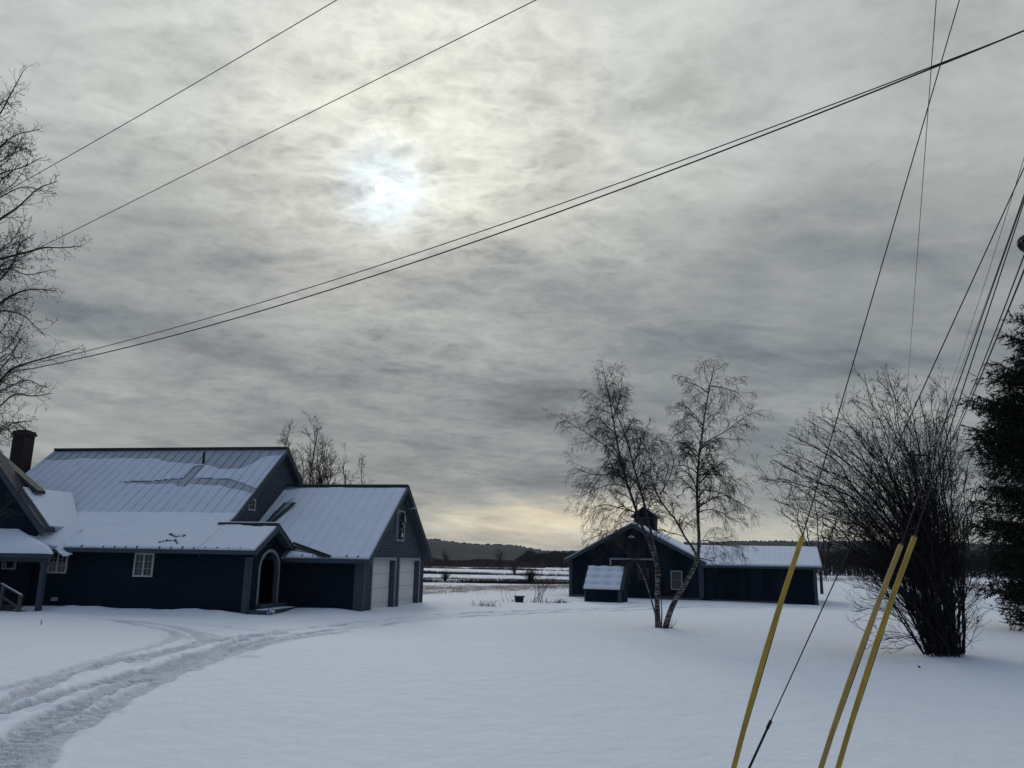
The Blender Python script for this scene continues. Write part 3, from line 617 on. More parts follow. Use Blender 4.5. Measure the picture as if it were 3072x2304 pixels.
# loft opening with frame and hanging decorations
wf = window('loft_window', (.002, 3.78, 2.83), (0, 1, 0), (0, 0, 1), (1, 0, 0), 1.13, 1.36, house, cols=1, rows=1, frame='light_trim', mull=False, fr=.08)
MB().box(.02, .03, 3.9, 4.62, 2.95, 4.05).build('shutter_panel', 'trim', wf)
m = MB()
rr = random.Random(3)
for k in range(60):
    a = rr.uniform(0, 6.28); r0 = .20 + rr.uniform(-.05, .05); y = 4.42 + r0 * math.cos(a); z = 3.72 + r0 * math.sin(a) * 1.25
    m.bar((.05, y, z), (.05 + rr.uniform(.0, .08), y + rr.uniform(-.1, .1), z + rr.uniform(-.1, .1)), .03, .02)
m.build('wreath', 'black', wf)
for k in range(7):
    a = rr.uniform(0, 6.28); y = 4.5 + .18 * math.cos(a); z = 3.72 + .24 * math.sin(a); m = MB(); m.lathe((.12, y, z), [(.0, -.05), (.04, -.035), (.05, 0), (.04, .035), (.0, .05)], 8); m.build('wreath_flower', 'lamp_white', wf)
MB().box(.03, .07, 4.22, 4.45, 3.28, 3.48).build('hanging_box', 'black', wf)
m = MB(); m.prism([(.04, 4.38 + .2 * math.cos(t), 3.08 + .17 * math.sin(t)) for t in np.linspace(0, 6.28, 17)[:-1]], (.05, 0, 0)); m.build('round_plaque', 'black', wf)
m = MB(); m.prism([(.092, 4.42 + .10 * math.cos(t), 3.10 + .09 * math.sin(t)) for t in np.linspace(0, 6.28, 13)[:-1]], (.03, 0, 0)); m.build('plaque_face', 'lamp_white', wf)
# gooseneck lamp
m = MB(); m.tube([(.0, 4.16, 4.55), (.25, 4.16, 4.62), (.5, 4.18, 4.55), (.58, 4.2, 4.42)], .015, 6); gl = m.build('gooseneck_lamp', 'black', house)
m = MB(); m.lathe((.58, 4.2, 4.27), [(.24, 0), (.23, .02), (.10, .08), (.06, .16), (.03, .18)], 16); m.build('lamp_shade', 'black', gl)
m = MB(); m.lathe((.58, 4.2, 4.258), [(.21, 0), (.21, .01)], 16); m.build('lamp_glass', 'lamp_white', gl)
# --- left wing with gable to the yard
WXR, WZR = -11.55, 2.98
WG = [(-11.55, 2.98), (-18.2, 9.87), (-24.85, 2.98)]
def xz_slab(name, pts, y0, y1, th, material, parent, dz=0.0):
    p = [(x, y0, z + dz) for x, z in pts] + [(x, y0, z + dz - th) for x, z in reversed(pts)]
    return MB().prism(p, (0, y1 - y0, 0)).build(name, material, parent)
def slope_piece(name, x0, x1, y0, y1a, y1b, th, material, parent, up=0.):
    "piece of the right-hand wing slope from x0 (low) to x1 (high); back edge runs from y1a to y1b"
    k = 1.036; z0 = 2.98 + (-11.55 - x0) * k + up; z1 = 2.98 + (-11.55 - x1) * k + up
    t = [(x0, y0, z0), (x0, y1a, z0), (x1, y1b, z1), (x1, y0, z1)]; m = MB(); m.add(t + [(x, y, z - th) for x, y, z in t], [(0, 1, 2, 3), (7, 6, 5, 4), (0, 4, 5, 1), (1, 5, 6, 2), (2, 6, 7, 3), (3, 7, 4, 0)]); return m.build(name, material, parent)
wr = xz_slab('wing_roof', WG, -3.35, -2.75, .14, 'dark_roof', house)
slope_piece('lower_slope', -11.6, -13.0, -2.75, -1.3, -.3, .14, 'metal_roof', wr); slope_piece('snow_cover', -11.62, -13.02, -3.0, -1.3, -.25, .05, 'roof_snow', wr, up=.055)
xz_slab('rake_board', WG, -3.40, -3.35, .30, 'trim', wr, dz=-.03)
xz_slab('rake_trim', WG, -3.43, -3.36, .07, 'ridge_metal', wr, dz=.04)
m = MB(); m.prism([(-12.1, -3.05, 3.2), (-18.2, -3.05, 9.5), (-24.3, -3.05, 3.2), (-24.3, -3.05, -.6), (-12.1, -3.05, -.6)], (0, .2, 0))
m.box(-12.3, -12.1, -2.85, -2.8, -.6, 3.0); m.build('wing_wall', 'siding', house)
m = MB(); m.prism([(-12.66, -2.7, 4.46), (-15.6, -2.7, 6.46), (-15.6, -2.7, 6.30), (-12.66, -2.7, 4.32)], (0, .5, 0)); dm = m.build('dormer_roof', 'dark_roof', house)
m = MB(); m.prism([(-12.60, -2.735, 4.47), (-15.6, -2.735, 6.51), (-15.6, -2.735, 6.36), (-12.60, -2.735, 4.36)], (0, .032, 0)); m.build('rake_board', 'trim', dm)
m = MB(); m.prism([(-12.85, -2.66, 4.43), (-15.4, -2.66, 6.15), (-15.4, -2.66, 3.6), (-12.85, -2.66, 3.6)], (0, .42, 0)); m.build('dormer_wall', 'siding', house)
MB().box(-12.92, -12.84, -2.70, -2.662, 3.9, 4.40).build('corner_board', 'trim', house)
# chimney
m = MB(); m.box(-18.42, -17.78, 2.1, 2.74, -.5, 7.45); ch = m.build('chimney', 'brick', house)
m = MB(); m.box(-18.48, -17.72, 2.04, 2.80, 7.45, 7.56); m.box(-18.44, -17.76, 2.08, 2.76, 7.56, 7.66); m.build('chimney_cap', 'brick', ch)
m = MB(); m.box(-18.3, -17.9, 2.22, 2.62, 7.66, 7.72); m.build('flue_slab', 'stone', ch)
# small roof between wing and main roof
m = MB(); m.prism([(-12.6, -3.25, 2.45), (-10.72, -3.25, 2.12), (-10.72, -3.25, 2.20), (-12.6, -3.25, 2.53)], (0, 1.2, .72)); fr_ = m.build('link_roof', 'metal_roof', house)
m = MB(); m.prism([(-12.5, -3.22, 2.535), (-10.9, -3.22, 2.25), (-10.95, -3.22, 2.33), (-12.5, -3.22, 2.64)], (0, 1.2, .72)); m.build('snow_cover', 'roof_snow', fr_, bevel=.03)
m = MB(); m.prism([(-10.75, -3.35, 2.10), (-10.45, -3.3, 1.95), (-10.62, -3.3, 1.92), (-10.95, -3.35, 2.2), (-10.9, -3.2, 2.45)], (.1, .25, .1)); m.build('snow_clump', 'roof_snow', fr_, bevel=.03)
# --- porch
PZ = 2.0
m = MB(); m.add([(-22, -4.3, PZ), (-10.3, -4.3, PZ), (-11.2, -3.06, PZ), (-12.6, -3.06, PZ + .74), (-22, -3.06, PZ + .74), (-22, -3.06, PZ)],
    [(0, 1, 3, 4), (1, 2, 3), (0, 5, 2, 1), (2, 5, 4, 3), (0, 4, 5)])
pr_ = m.build('porch_roof', 'metal_roof', house)
nu, nvv = 120, 24
uu = np.linspace(0, 1, nu); vv = np.linspace(0, 1, nvv); A, B = np.meshgrid(uu, vv)
xr_ = -10.25 - .95 * B; A = -22 + (xr_ + 22) * A; yy = -4.35 + 1.29 * B; run = np.minimum(B, np.clip((xr_ - A) / 1.7, 0, 1))
zz = PZ + .03 + .76 * run + .16 * np.sqrt(np.clip(run * 6, 0, 1)) + .03 * (fbm(A * 2, yy * 2, 2) - .4)
ii = np.arange(nu * nvv).reshape(nvv, nu); qd = np.stack([ii[:-1, :-1], ii[:-1, 1:], ii[1:, 1:], ii[1:, :-1]], -1).reshape(-1, 4)
mesh_np('snow_cover', np.stack([A, yy, zz], -1).reshape(-1, 3), qd, 'roof_snow', pr_, True)
m = MB(); m.box(-22, -10.32, -4.34, -4.302, PZ - .12, PZ + .01); m.box(-22, -10.62, -4.10, -4.0, PZ - .27, PZ - .02); m.bar((-10.33, -4.3, PZ - .055), (-11.2, -3.07, PZ - .055), .035, .11)
m.build('porch_beam', 'trim', pr_)
for px_, py_ in ((-10.80, -3.97), (-13.8, -3.97), (-16.8, -3.97)):
    m = MB(); m.box(px_ - .085, px_ + .085, py_ - .085, py_ + .085, -.3, PZ - .2); m.box(px_ - .11, px_ + .11, py_ - .11, py_ + .11, PZ - .38, PZ - .28); m.build('porch_post', 'trim', house, bevel=.01)
m = MB(); m.box(-22, -11.9, -4.05, -3.06, -.3, .14); m.build('porch_deck', 'plank', house)
m = MB(); m.box(-12.9, -11.2, -4.35, -4.05, -.3, .02); m.build('step', 'plank', house)
m = MB(); m.box(-12.25, -12.15, -4.2, -4.1, -.2, .92); m.box(-11.3, -11.2, -4.42, -4.32, -.2, .56); m.bar((-12.38, -4.12, .95), (-11.12, -4.40, .52), .07, .045); m.bar((-12.2, -4.15, .48), (-11.25, -4.37, .12), .035, .09)
hr = m.build('stair_railing', 'plank', house)
m = MB(); m.bar((-12.3, -4.14, .955), (-11.2, -4.38, .58), .06, .02); m.build('snow_cover', 'roof_snow', hr)
window('window', (-13.35, -3.05, 1.42), (1, 0, 0), (0, 0, 1), (0, -1, 0), .6, .4, house, cols=1, rows=1, mull=False, frame='light_trim', fr=.05)
m = MB(); m.box(-15.4, -14.4, -3.1, -3.05, .14, 2.0); m.build('door', 'reveal', house)
# ball on the snow in front of the step
bl = MB(); bl.lathe(( 0, 0, 0), [(.0, -.14), (.07, -.121), (.121, -.07), (.14, 0), (.121, .07), (.07, .121), (.0, .14)], 20)
o = bl.build('garden_ball', 'ball', None, smooth=True); o.location = HO + Matrix.Rotation(-TH, 3, 'Z') @ Vector((-2.42, -2.72, .13)); tag(o, 'round mottled blue and white ball resting against the arched entry step', 'ball')
# ------------------------------------------------------------------ barn
BTH = R_(18); BO = Vector((11.0, 46.87, 0))
barn = empty('barn', BO, -BTH, 'dark barn with snowy roof cupola and long low side wing beyond the birch', 'barn')
W_, EV, RG = 7.75, 2.22, 4.25
BD = 9.0
m = MB(); gl_ = [(0, 0, -.6), (0, 0, EV), (-W_ / 2, 0, RG - .14), (-W_, 0, EV), (-W_, 0, -.6)]
m.prism(gl_, (0, .15, 0)); m.prism([(x, y + BD - .15, z) for x, y, z in gl_], (0, .15, 0)); m.box(-W_, -W_ + .15, .15, BD - .15, -.6, EV); m.box(-.15, 0, .15, BD - .15, -.6, EV)
m.build('wall', 'barn_board', barn)
oh = .28; sl = (RG - EV) / (W_ / 2)
BG = [(oh, EV - oh * sl + .08), (-W_ / 2, RG + .04), (-W_ - oh, EV - oh * sl + .08)]
br = xz_slab('roof', BG, -.35, BD + .3, .06, 'metal_roof', barn)
xz_slab('rake_board', BG, -.385, -.35, .22, 'trim', br, dz=.0)
xz_slab('soffit', BG, -.34, BD + .28, .05, 'trim', br, dz=-.062)
xz_slab('snow_cover', [(oh - .02, BG[0][1] + .10), (-W_ / 2 + .05, RG + .15)], -.33, BD + .2, .10, 'roof_snow', br, dz=.005)
xz_slab('snow_cover', [(-W_ / 2 - .05, RG + .12), (-W_ - oh + .03, BG[2][1] + .06)], -.30, BD + .2, .06, 'roof_snow', br, dz=.005)
m = MB(); m.box(-W_ - .02, 0.02, -.025, -.002, -.6, .16); m.build('base_board', 'plank', barn)
for x in (-W_ + .0, -.16): MB().box(x - .01, x + .17, -.03, -.003, .16, EV - .05).build('corner_board', 'trim', barn)
m = MB(); m.box(-5.18, -2.62, -.06, -.004, .1, 2.22); bdr = m.build('barn_door', 'barn_board', barn)
m = MB(); m.box(-5.28, -5.18, -.07, -.004, .1, 2.22); m.box(-2.62, -2.52, -.07, -.004, .1, 2.22); m.box(-5.28, -2.52, -.075, -.004, 2.22, 2.32); m.build('door_frame', 'light_trim', bdr)
window('window', (-4.8, -.06, 1.12), (1, 0, 0), (0, 0, 1), (0, -1, 0), .60, .62, bdr, cols=1, rows=1, mull=False, frame='trim')
window('window', (-3.6, -.06, 1.12), (1, 0, 0), (0, 0, 1), (0, -1, 0), .60, .62, bdr, cols=1, rows=1, mull=False, frame='trim')
window('window', (-1.74, -.004, .58), (1, 0, 0), (0, 0, 1), (0, -1, 0), .66, 1.08, barn, cols=1, rows=2, mull=False, frame='light_trim', fr=.06)
m = MB(); m.lathe((-3.95, -.18, 3.50), [(.19, 0), (.19, .02), (.16, .07), (.09, .12), (.02, .14)], 16); m.build('dome_lamp', 'lamp_white', barn, smooth=True)
# cupola
cx, cy = -3.85, 4.9
m = MB(); m.box(cx - .66, cx + .66, cy - .66, cy + .66, 3.4, 5.05)
for s_ in (-1, 1): m.prism([(cx - .66, cy + s_ * .66 - (.06 if s_ > 0 else 0), 5.05), (cx + .66, cy + s_ * .66 - (.06 if s_ > 0 else 0), 5.05), (cx, cy + s_ * .66 - (.06 if s_ > 0 else 0), 5.48)], (0, .06, 0))
cu = m.build('cupola', 'barn_board', barn)
m = MB(); m.box(cx - .36, cx + .36, cy - .69, cy - .66, 3.95, 4.9); m.build('louvre_frame', 'trim', cu)
m = MB()
for k in range(9): m.bar((cx - .3, cy - .71, 4.0 + k * .1), (cx + .3, cy - .71, 4.0 + k * .1), .04, .05)
m.build('louvres', 'barn_board', cu)
CG = [(cx + .85, 4.97), (cx, 5.60), (cx - .85, 4.97)]
xz_slab('cupola_roof', CG, cy - .85, cy + .85, .06, 'trim', cu)
xz_slab('cupola_snow', CG, cy - .80, cy + .8, .05, 'roof_snow', cu, dz=.052)
# side wing
SX = 6.15
SPf = [(-.35, 2.04), (3.3, 3.12), (7.0, 2.0)]
m = MB(); m.box(0.002, SX, .03, .17, -.6, 2.02); m.prism([(SX, 0.03, -.6), (SX, 0.03, 2.04), (SX, 3.3, 3.02), (SX, 6.7, 2.0), (SX, 6.7, -.6)], (-.15, 0, 0)); m.build('wing_wall', 'barn_board', barn)
def y_slab(name, prof, x0, x1, th, material, parent, dz=0.): return roof_slab(name, prof, x0, x1, th, material, parent, dz)
sr = y_slab('wing_roof', SPf, .30, SX + .3, .06, 'metal_roof', barn)
y_slab('wing_roof_back', [(.12, 2.18), (3.3, 3.12), (6.5, 2.16)], -2.4, .299, .06, 'metal_roof', sr)
snow_cover([(.14, 2.19), (3.3, 3.12)], -2.4, .31, lambda x, v, L: .06 + 0 * x, sr, nx_=12, ny_=12)
snow_cover(SPf[:2], .31, SX + .28, lambda x, v, L: .06 + .02 * (fbm(x * 2, v * 4, 2) - .45) - .012 * RIBF(x, 0, .3), sr, nx_=160, ny_=50)
m = MB()
for k in range(64): x = .05 + k * .1; m.prism([(x, -.37, 2.03), (x + .06, -.37, 2.03), (x + .03, -.37, 1.97)], (0, .04, 0))
m.build('drip_edge', 'metal_roof', sr)
MB().box(.0, SX + .3, -.30, -.26, 1.86, 2.0).build('fascia', 'trim', sr)
edge_board('rake_board', SPf, SX + .3, .03, .2, sr)
MB().box(SX - .16, SX + .02, 0.0, .029, -.6, 2.0).build('corner_board', 'trim', barn)
MB().box(.5, 4.2, .0, .028, -.6, .12).build('base_board', 'plank', barn)
m = MB(); m.box(-.05, .12, -.12, -.05, .2, 1.9); m.build('downpipe', 'trim', barn)
# ------------------------------------------------------------------ small shed in front of barn
so = gnd(584.8, 602.2); se_ = gnd(620.2, 603.6); sa = math.atan2(se_.y - so.y, se_.x - so.x); SL = (se_.xy - so.xy).length
shed = empty('garden_shed', so, sa, 'tiny dark shed with scalloped trim and snow-covered lean roof in front of barn', 'shed')
m = MB(); m.box(0, SL, 0, .06, -.3, .75); m.prism([(SL, 0, -.3), (SL, 0, .75), (SL, .75, 1.78), (SL, 1.35, 1.05), (SL, 1.35, -.3)], (-.06, 0, 0)); m.prism([(0, 0, -.3), (0, 0, .75), (0, .75, 1.78), (0, 1.35, 1.05), (0, 1.35, -.3)], (.06, 0, 0)); m.box(0, SL, 1.3, 1.36, -.3, 1.02)
m.build('wall', 'barn_board', shed)
SP2 = [(-.12, .70), (.75, 1.84), (1.48, .98)]
rr_ = roof_slab('roof', SP2, -.08, SL + .14, .05, 'dark_roof', shed)
snow_cover(SP2[:2], -.02, SL + .02, lambda x, v, L: .05 + .022 * np.sin(v * L * 14.5) + .01 * (fbm(x * 4, v * 5, 2) - .4) + .012 * np.sin(x * 9), rr_, nx_=60, ny_=50)
for X0 in (SL + .142, -.10):
    m = MB()
    for k in range(5):
        t = (k + .5) / 5; y, z = prof_pt(SP2[:2], t); dy, dz_ = .87 / 1.434, 1.14 / 1.434
        m.prism([(X0 + k * .0015, y + (c * .15) * dy + s_ * .07 * dz_ + .03, z + (c * .15) * dz_ - s_ * .07 * dy - .03) for c, s_ in [(math.cos(a), math.sin(a)) for a in np.linspace(0, 6.28, 11)[:-1]]], (.02, 0, 0))
    m.build('scalloped_trim', 'trim', rr_)
MB().box(SL - .13, SL + .02, -.022, -.002, -.3, .66).build('corner_board', 'trim', shed)
MB().box(SL + .002, SL + .02, 0, .14, -.3, .75).build('corner_board', 'trim', shed)
MB().box(-.02, .06, -.022, -.002, -.3, .66).build('corner_board', 'trim', shed)
MB().box(-.1, SL + .15, .68, .82, 1.82, 1.90).build('ridge_cap', 'dark_roof', rr_)
# ------------------------------------------------------------------ bare trees
class Twigs:
    "collects tapered polylines, builds them as one mesh of slim prisms"
    def __init__(s, seed=0): s.r = random.Random(seed); s.g = {}
    def add(s, pts, r0, r1, n=3):
        s.g.setdefault((len(pts), n), []).append((np.array([tuple(p) for p in pts]), r0, r1))
    def build(s, name, material, parent=None):
        VV, FF, base = [], [], 0
        for (k, n), L in s.g.items():
            Pn = np.stack([l[0] for l in L]); r0 = np.array([l[1] for l in L]); r1 = np.array([l[2] for l in L]); N = len(L)
            T = np.gradient(Pn, axis=1); T /= np.linalg.norm(T, axis=2, keepdims=True) + 1e-9
            ref = np.where(np.abs(T[..., 2:3]) > .9, np.array([1., 0, 0]), np.array([0, 0, 1.])); A = np.cross(T, ref); A /= np.linalg.norm(A, axis=2, keepdims=True) + 1e-9; Bn = np.cross(T, A)
            rad = r0[:, None] + (r1 - r0)[:, None] * np.linspace(0, 1, k)[None]
            an = np.arange(n) * 2 * math.pi / n
            v = Pn[:, :, None] + rad[..., None, None] * (A[:, :, None] * np.cos(an)[:, None] + Bn[:, :, None] * np.sin(an)[:, None])
            VV.append(v.reshape(-1, 3)); i = np.arange(N)[:, None, None] * k * n + np.arange(k - 1)[None, :, None] * n; a = np.arange(n)[None, None]; a2 = (a + 1) % n
            FF.append((np.stack([i + a, i + a2, i + n + a2, i + n + a], -1) + base).reshape(-1, 4)); base += N * k * n
        return mesh_np(name, np.vstack(VV), np.vstack(FF), material, parent, smooth=True)
def rv(r, s=1.0): return Vector((r.gauss(0, s), r.gauss(0, s), r.gauss(0, s)))
MINR = .0035
def grow(T, p, d, L, r0, lv, prm):
    """one branch and its children; prm per level: (steps, wobble, tropism, children per metre, child length factor, angle, min len)"""
    r = T.r; steps, wob, trop, cpm, clf, ang, r1f = prm[lv]; pts = [p.copy()]; d = d.normalized(); st = L / steps; dirs = []
    for i in range(steps):
        d = (d + rv(r, wob) + Vector((0, 0, trop)) * (i + 1) / steps).normalized(); p = p + d * st; pts.append(p.copy()); dirs.append(d.copy())
    T.add(pts, r0, max(r0 * r1f, MINR if lv else r0 * .2), 3 if r0 < .03 else 5)
    if lv + 1 < len(prm):
        n = int(L * cpm + r.random())
        for k in range(n):
            t = r.uniform(.15, 1) ** .8; j = min(int(t * steps), steps - 1); f = t * steps - j; q = pts[j].lerp(pts[j + 1], f)
            side = rv(r).normalized(); side = (side - dirs[j] * side.dot(dirs[j])).normalized()
            cdv = dirs[j] * math.cos(ang) + side * math.sin(ang); ll = L * clf * r.uniform(.55, 1.15) * (1.15 - .6 * t)
            grow(T, q, cdv, ll, max(r0 * .5, MINR * 1.15), lv + 1, prm)
def smooth_line(pts, n=2):
    for _ in range(n):
        q = [pts[0]]
        for a, c in zip(pts[:-1], pts[1:]): q += [a.lerp(c, .25), a.lerp(c, .75)]
        pts = q + [pts[-1]]
    return pts
def stem(T, pts, r0, r1, prm, cpm, Lf, ang, t0=.2, n=8, trunk=None, up=.0):
    r = T.r; pts = smooth_line([Vector(p) for p in pts]); m = trunk if trunk is not None else MB(); k = len(pts)
    m.tube(pts, [r0 + (r1 - r0) * (i / (k - 1)) ** .8 for i in range(k)], n)
    tot = sum((a - c).length for a, c in zip(pts[:-1], pts[1:])); acc = 0
    for i, (a, c) in enumerate(zip(pts[:-1], pts[1:])):
        seg = (c - a).length; acc += seg; t = acc / tot
        if t < t0: continue
        d = (c - a).normalized()
        for _ in range(int(seg * cpm * min(1, (t - t0) * 5 + .2) + r.random())):
            side = rv(r).normalized(); side = (side - d * side.dot(d)).normalized()
            dd = d * math.cos(ang) + side * math.sin(ang) + Vector((0, 0, up)); rr = (r0 + (r1 - r0) * t)
            grow(T, a.lerp(c, r.random()), dd, Lf(t) * r.uniform(.5, 1.15), min(max(rr * .42, .007), .03), 0, prm)
    return m
# --- birch clump
bp = gnd(663, 628); bp.z = hz(bp.x, bp.y)
birch = empty('birch_tree', bp, 0, 'leaning multi-stemmed white birch with bare drooping twigs in the open snow', 'tree')
def r5(u, v, dy=0.0):
    q = at((1600 + u * .5424) / 3, (1050 + v * .5424) / 3, bp.y + dy); return q - bp
BPRM = [None, (6, .15, -.10, 13.5, .50, .70, .35), (4, .17, -.50, 7.5, .62, .5, .6), (3, .13, -.7, 0, 0, 0, .7)]
BP2 = BPRM[1:]; MINR = .0025
TB = Twigs(5)
stems = [
 ([(690, 1538, 0), (685, 1430, 0), (684, 1340, .0), (692, 1235, .05), (665, 1120, .1), (610, 1000, .3), (560, 860, .5), (512, 720, .7), (482, 600, .9), (452, 450, 1.0), (425, 290, 1.1), (388, 115, 1.1)], .105, .010, .40, 1.5),
 ([(697, 1250, 0), (672, 1100, -.1), (640, 960, -.4), (608, 830, -.7), (565, 680, -.9), (535, 560, -1.0), (500, 450, -1.1), (455, 340, -1.2), (415, 240, -1.2)], .060, .008, .25, 1.35),
 ([(730, 1545, 0), (745, 1480, 0), (775, 1400, 0), (825, 1320, 0), (880, 1225, .1), (912, 1150, .1), (918, 1040, .1), (908, 900, .1), (904, 750, .1), (915, 600, 0), (938, 420, 0), (968, 235, 0), (1003, 85, 0)], .115, .010, .42, 1.35),
 ([(908, 1150, .1), (880, 1090, -.1), (840, 1040, -.3), (790, 940, -.6), (735, 880, -.8), (690, 810, -1), (655, 740, -1.1), (645, 640, -1.2), (668, 520, -1.2)], .05, .007, .15, 1.1),
 ([(683, 1490, -.1), (655, 1390, -.3), (625, 1290, -.5), (590, 1200, -.7), (540, 1150, -.9), (470, 1070, -1.2)], .035, .006, .35, .8),
 ([(708, 1535, .1), (712, 1440, .2), (700, 1330, .3)], .03, .012, .9, .3),
]
limbs = [
 [(476, 600, .9), (420, 550, .8), (350, 495, .6), (240, 425, .3), (150, 378, 0)], [(500, 705, .7), (440, 685, .4), (340, 695, .0), (220, 650, -.3)], [(540, 770, .5), (470, 740, .8), (370, 755, 1.2), (235, 825, 1.5)],
 [(575, 900, .4), (500, 880, .2), (400, 850, -.1), (330, 870, -.4), (300, 920, -.6)], [(590, 960, .3), (500, 985, .5), (420, 1010, .8), (320, 1040, 1.)], [(555, 660, -.9), (580, 560, -1.1), (600, 450, -1.4)],
 [(928, 530, 0), (985, 490, .2), (1060, 455, .5), (1150, 380, .8), (1222, 345, 1.)], [(905, 690, .1), (990, 685, -.3), (1080, 700, -.6), (1170, 760, -.8)], [(905, 680, .1), (860, 645, .4), (800, 635, .8), (715, 660, 1.1)],
 [(905, 775, .1), (980, 775, .4), (1070, 800, .8), (1150, 850, 1.1), (1205, 880, 1.3)], [(908, 900, .1), (960, 880, -.3), (1030, 890, -.7), (1090, 940, -1.)], [(915, 1060, .1), (960, 1050, .3), (1040, 1080, .6), (1160, 1090, .9)],
 [(905, 740, .1), (960, 700, .9), (1010, 640, 1.6), (1090, 590, 2.0)], [(920, 600, 0), (860, 540, -.6), (790, 500, -1.2)], [(700, 800, -1), (760, 700, -1.4), (780, 600, -1.7)], [(940, 420, 0), (880, 360, .5), (800, 320, .9)], [(970, 240, 0), (900, 190, .3), (830, 170, .5)], [(985, 200, 0), (1060, 210, -.4), (1140, 240, -.8)],
 [(640, 960, -.4), (560, 940, -1.2), (470, 960, -1.8)], [(915, 1150, .1), (960, 1160, -.3), (1010, 1170, -.6)], [(455, 460, 1.), (380, 400, 1.5), (330, 330, 1.8)], [(440, 380, 1.), (480, 280, .7), (490, 180, .5)], [(690, 1240, 0), (600, 1190, .5), (520, 1140, 1.)],
]
for pts, r0, r1, t0, L0 in stems:
    m = stem(TB, [r5(*p) for p in pts], r0, r1, BP2, 9.0, lambda t: L0 * 1.28 * (1.15 - .62 * t), .8, t0, 10, up=.15); m.build('trunk', 'birch_bark', birch, smooth=True)
for pts in limbs: stem(TB, [r5(*p) for p in pts], .026, .006, BP2, 11.0, lambda t: 1.05 * (1.15 - .5 * t), .8, .12, 6, up=.12).build('limb', 'birch_twig', birch, smooth=True)
m = MB()
m.tube(smooth_line([r5(*p) for p in [(715, 1362, .1), (745, 1368, .0), (800, 1340, 0)]]), [.02] * 10 if False else .018, 6)
m.build('broken_limb', 'birch_twig', birch, smooth=True)
TB.build('crown', 'birch_twig', birch)
# dry stalks at the foot
MINR = .0035
TG = Twigs(8)
for k in range(9): TG.add([Vector((.25 + TG.r.uniform(-.1, .1), -.1, -.05)), Vector((.28 + TG.r.uniform(-.15, .2), -.1, TG.r.uniform(.2, .5)))], .006, .003)
for k in range(30): q = Vector((TG.r.uniform(-.35, .35), TG.r.uniform(-.3, .1), -.02)); TG.add([q, q + Vector((TG.r.uniform(-.1, .1), TG.r.uniform(-.1, .1), TG.r.uniform(.04, .12)))], .006, .003)
tag(TG.build('dry_grass_tuft', 'dry_grass'), 'few dry stalks and blades at the foot of the birch stems', 'grass').location = bp
# --- big multi-stem bush on the right
qp = gnd(944, 655); qp.z = hz(qp.x, qp.y) 
bush = empty('bare_bush', qp, 0, 'huge dense bare bush of many fanning stems beside the dark spruce', 'bush')
def r6(u, v, dy=0.): return at((2250 + u * .6328) / 3, (1000 + v * .6328) / 3, qp.y + dy) - qp
rr = random.Random(21)
ends = [(60, 690), (110, 600), (170, 470), (90, 780), (150, 850), (210, 520), (250, 610), (350, 390), (300, 480), (420, 360), (480, 310), (540, 190), (600, 210), (660, 220), (740, 260), (700, 300), (800, 300), (870, 275), (900, 330), (960, 320), (1000, 420), (1050, 560), (1075, 700), (1090, 850), (930, 270), (640, 330), (580, 420), (760, 420), (840, 420), (500, 460), (440, 560), (380, 650), (350, 780), (330, 900), (460, 760), (540, 640), (620, 540), (700, 520), (900, 520), (970, 600), (1030, 800), (230, 700), (280, 840), (400, 930), (480, 900)]
lows = [(520, 1300), (560, 1240), (600, 1350), (560, 1420), (640, 1450), (700, 1500), (660, 1280), (500, 1180), (470, 1140), (620, 1180), (1060, 1350), (1110, 1300), (1030, 1430), (560, 1090), (440, 1180), (1120, 1250), (590, 1460)]
QP = [(6, .17, .03, 6.4, .46, .75, .3), (4, .2, .08, 6.0, .5, .7, .5), (3, .15, .08, 0, 0, 0, .6)]
for _ in range(34):
    u = rr.uniform(120, 1080); v0 = float(np.interp(u, [60, 170, 350, 540, 740, 870, 960, 1080], [690, 470, 390, 230, 270, 290, 330, 620])); ends.append((u, v0 + rr.random() * (1000 - v0) * .75))
for _ in range(6): ends.append((rr.uniform(260, 760), rr.uniform(820, 1130)))
TQ = Twigs(31); groups = [MB() for _ in range(8)]
def bez(a, c, e, n=9, jit=0., r=None): return [(Vector((0, 0, 0)) if not jit or i in (0, n - 1) else rv(r, jit)) + a * (1 - i / (n - 1)) ** 2 + c * 2 * (i / (n - 1)) * (1 - i / (n - 1)) + e * (i / (n - 1)) ** 2 for i in range(n)]
for i, (u, v) in enumerate(ends):
    bu = 915 + rr.uniform(-60, 105) - (50 if u < 400 else 0) * rr.random(); dy = rr.gauss(0, 1.1); a = r6(bu, 1520 + rr.uniform(-10, 8), rr.uniform(-.35, .35)); e = r6(u, v, dy)
    c = Vector((a.x + (e.x - a.x) * rr.uniform(.15, .38), a.y + (e.y - a.y) * .4, max(.9, e.z) * (rr.uniform(.62, .95) if u < 450 else rr.uniform(.5, .75))))
    big = rr.random() < .35
    stem(TQ, bez(a, c, e, jit=.10, r=rr), (.045 if big else .022) * rr.uniform(.8, 1.2), .006, QP, 5.2 if u < 1000 else 3.0, lambda t: 1.25 * (1.15 - .6 * t), .58, .2, 6, trunk=groups[i % 8], up=.22)
QL = [(5, .10, .10, 4.5, .5, .6, .4), (3, .14, .12, 0, 0, 0, .6)]
for i, (u, v) in enumerate(lows):
    a = r6(915 + rr.uniform(-40, 80), 1515, rr.uniform(-.3, .3)); e = r6(u, v, rr.gauss(0, .8)); e.z = max(e.z, .12); c = Vector((a.x + (e.x - a.x) * .45, (a.y + e.y) / 2, max(e.z, .1) * .7 + .35))
    stem(TQ, bez(a, c, e), .014, .004, QL, 4.5, lambda t: .7, .6, .25, 4, trunk=groups[i % 8], up=.1)
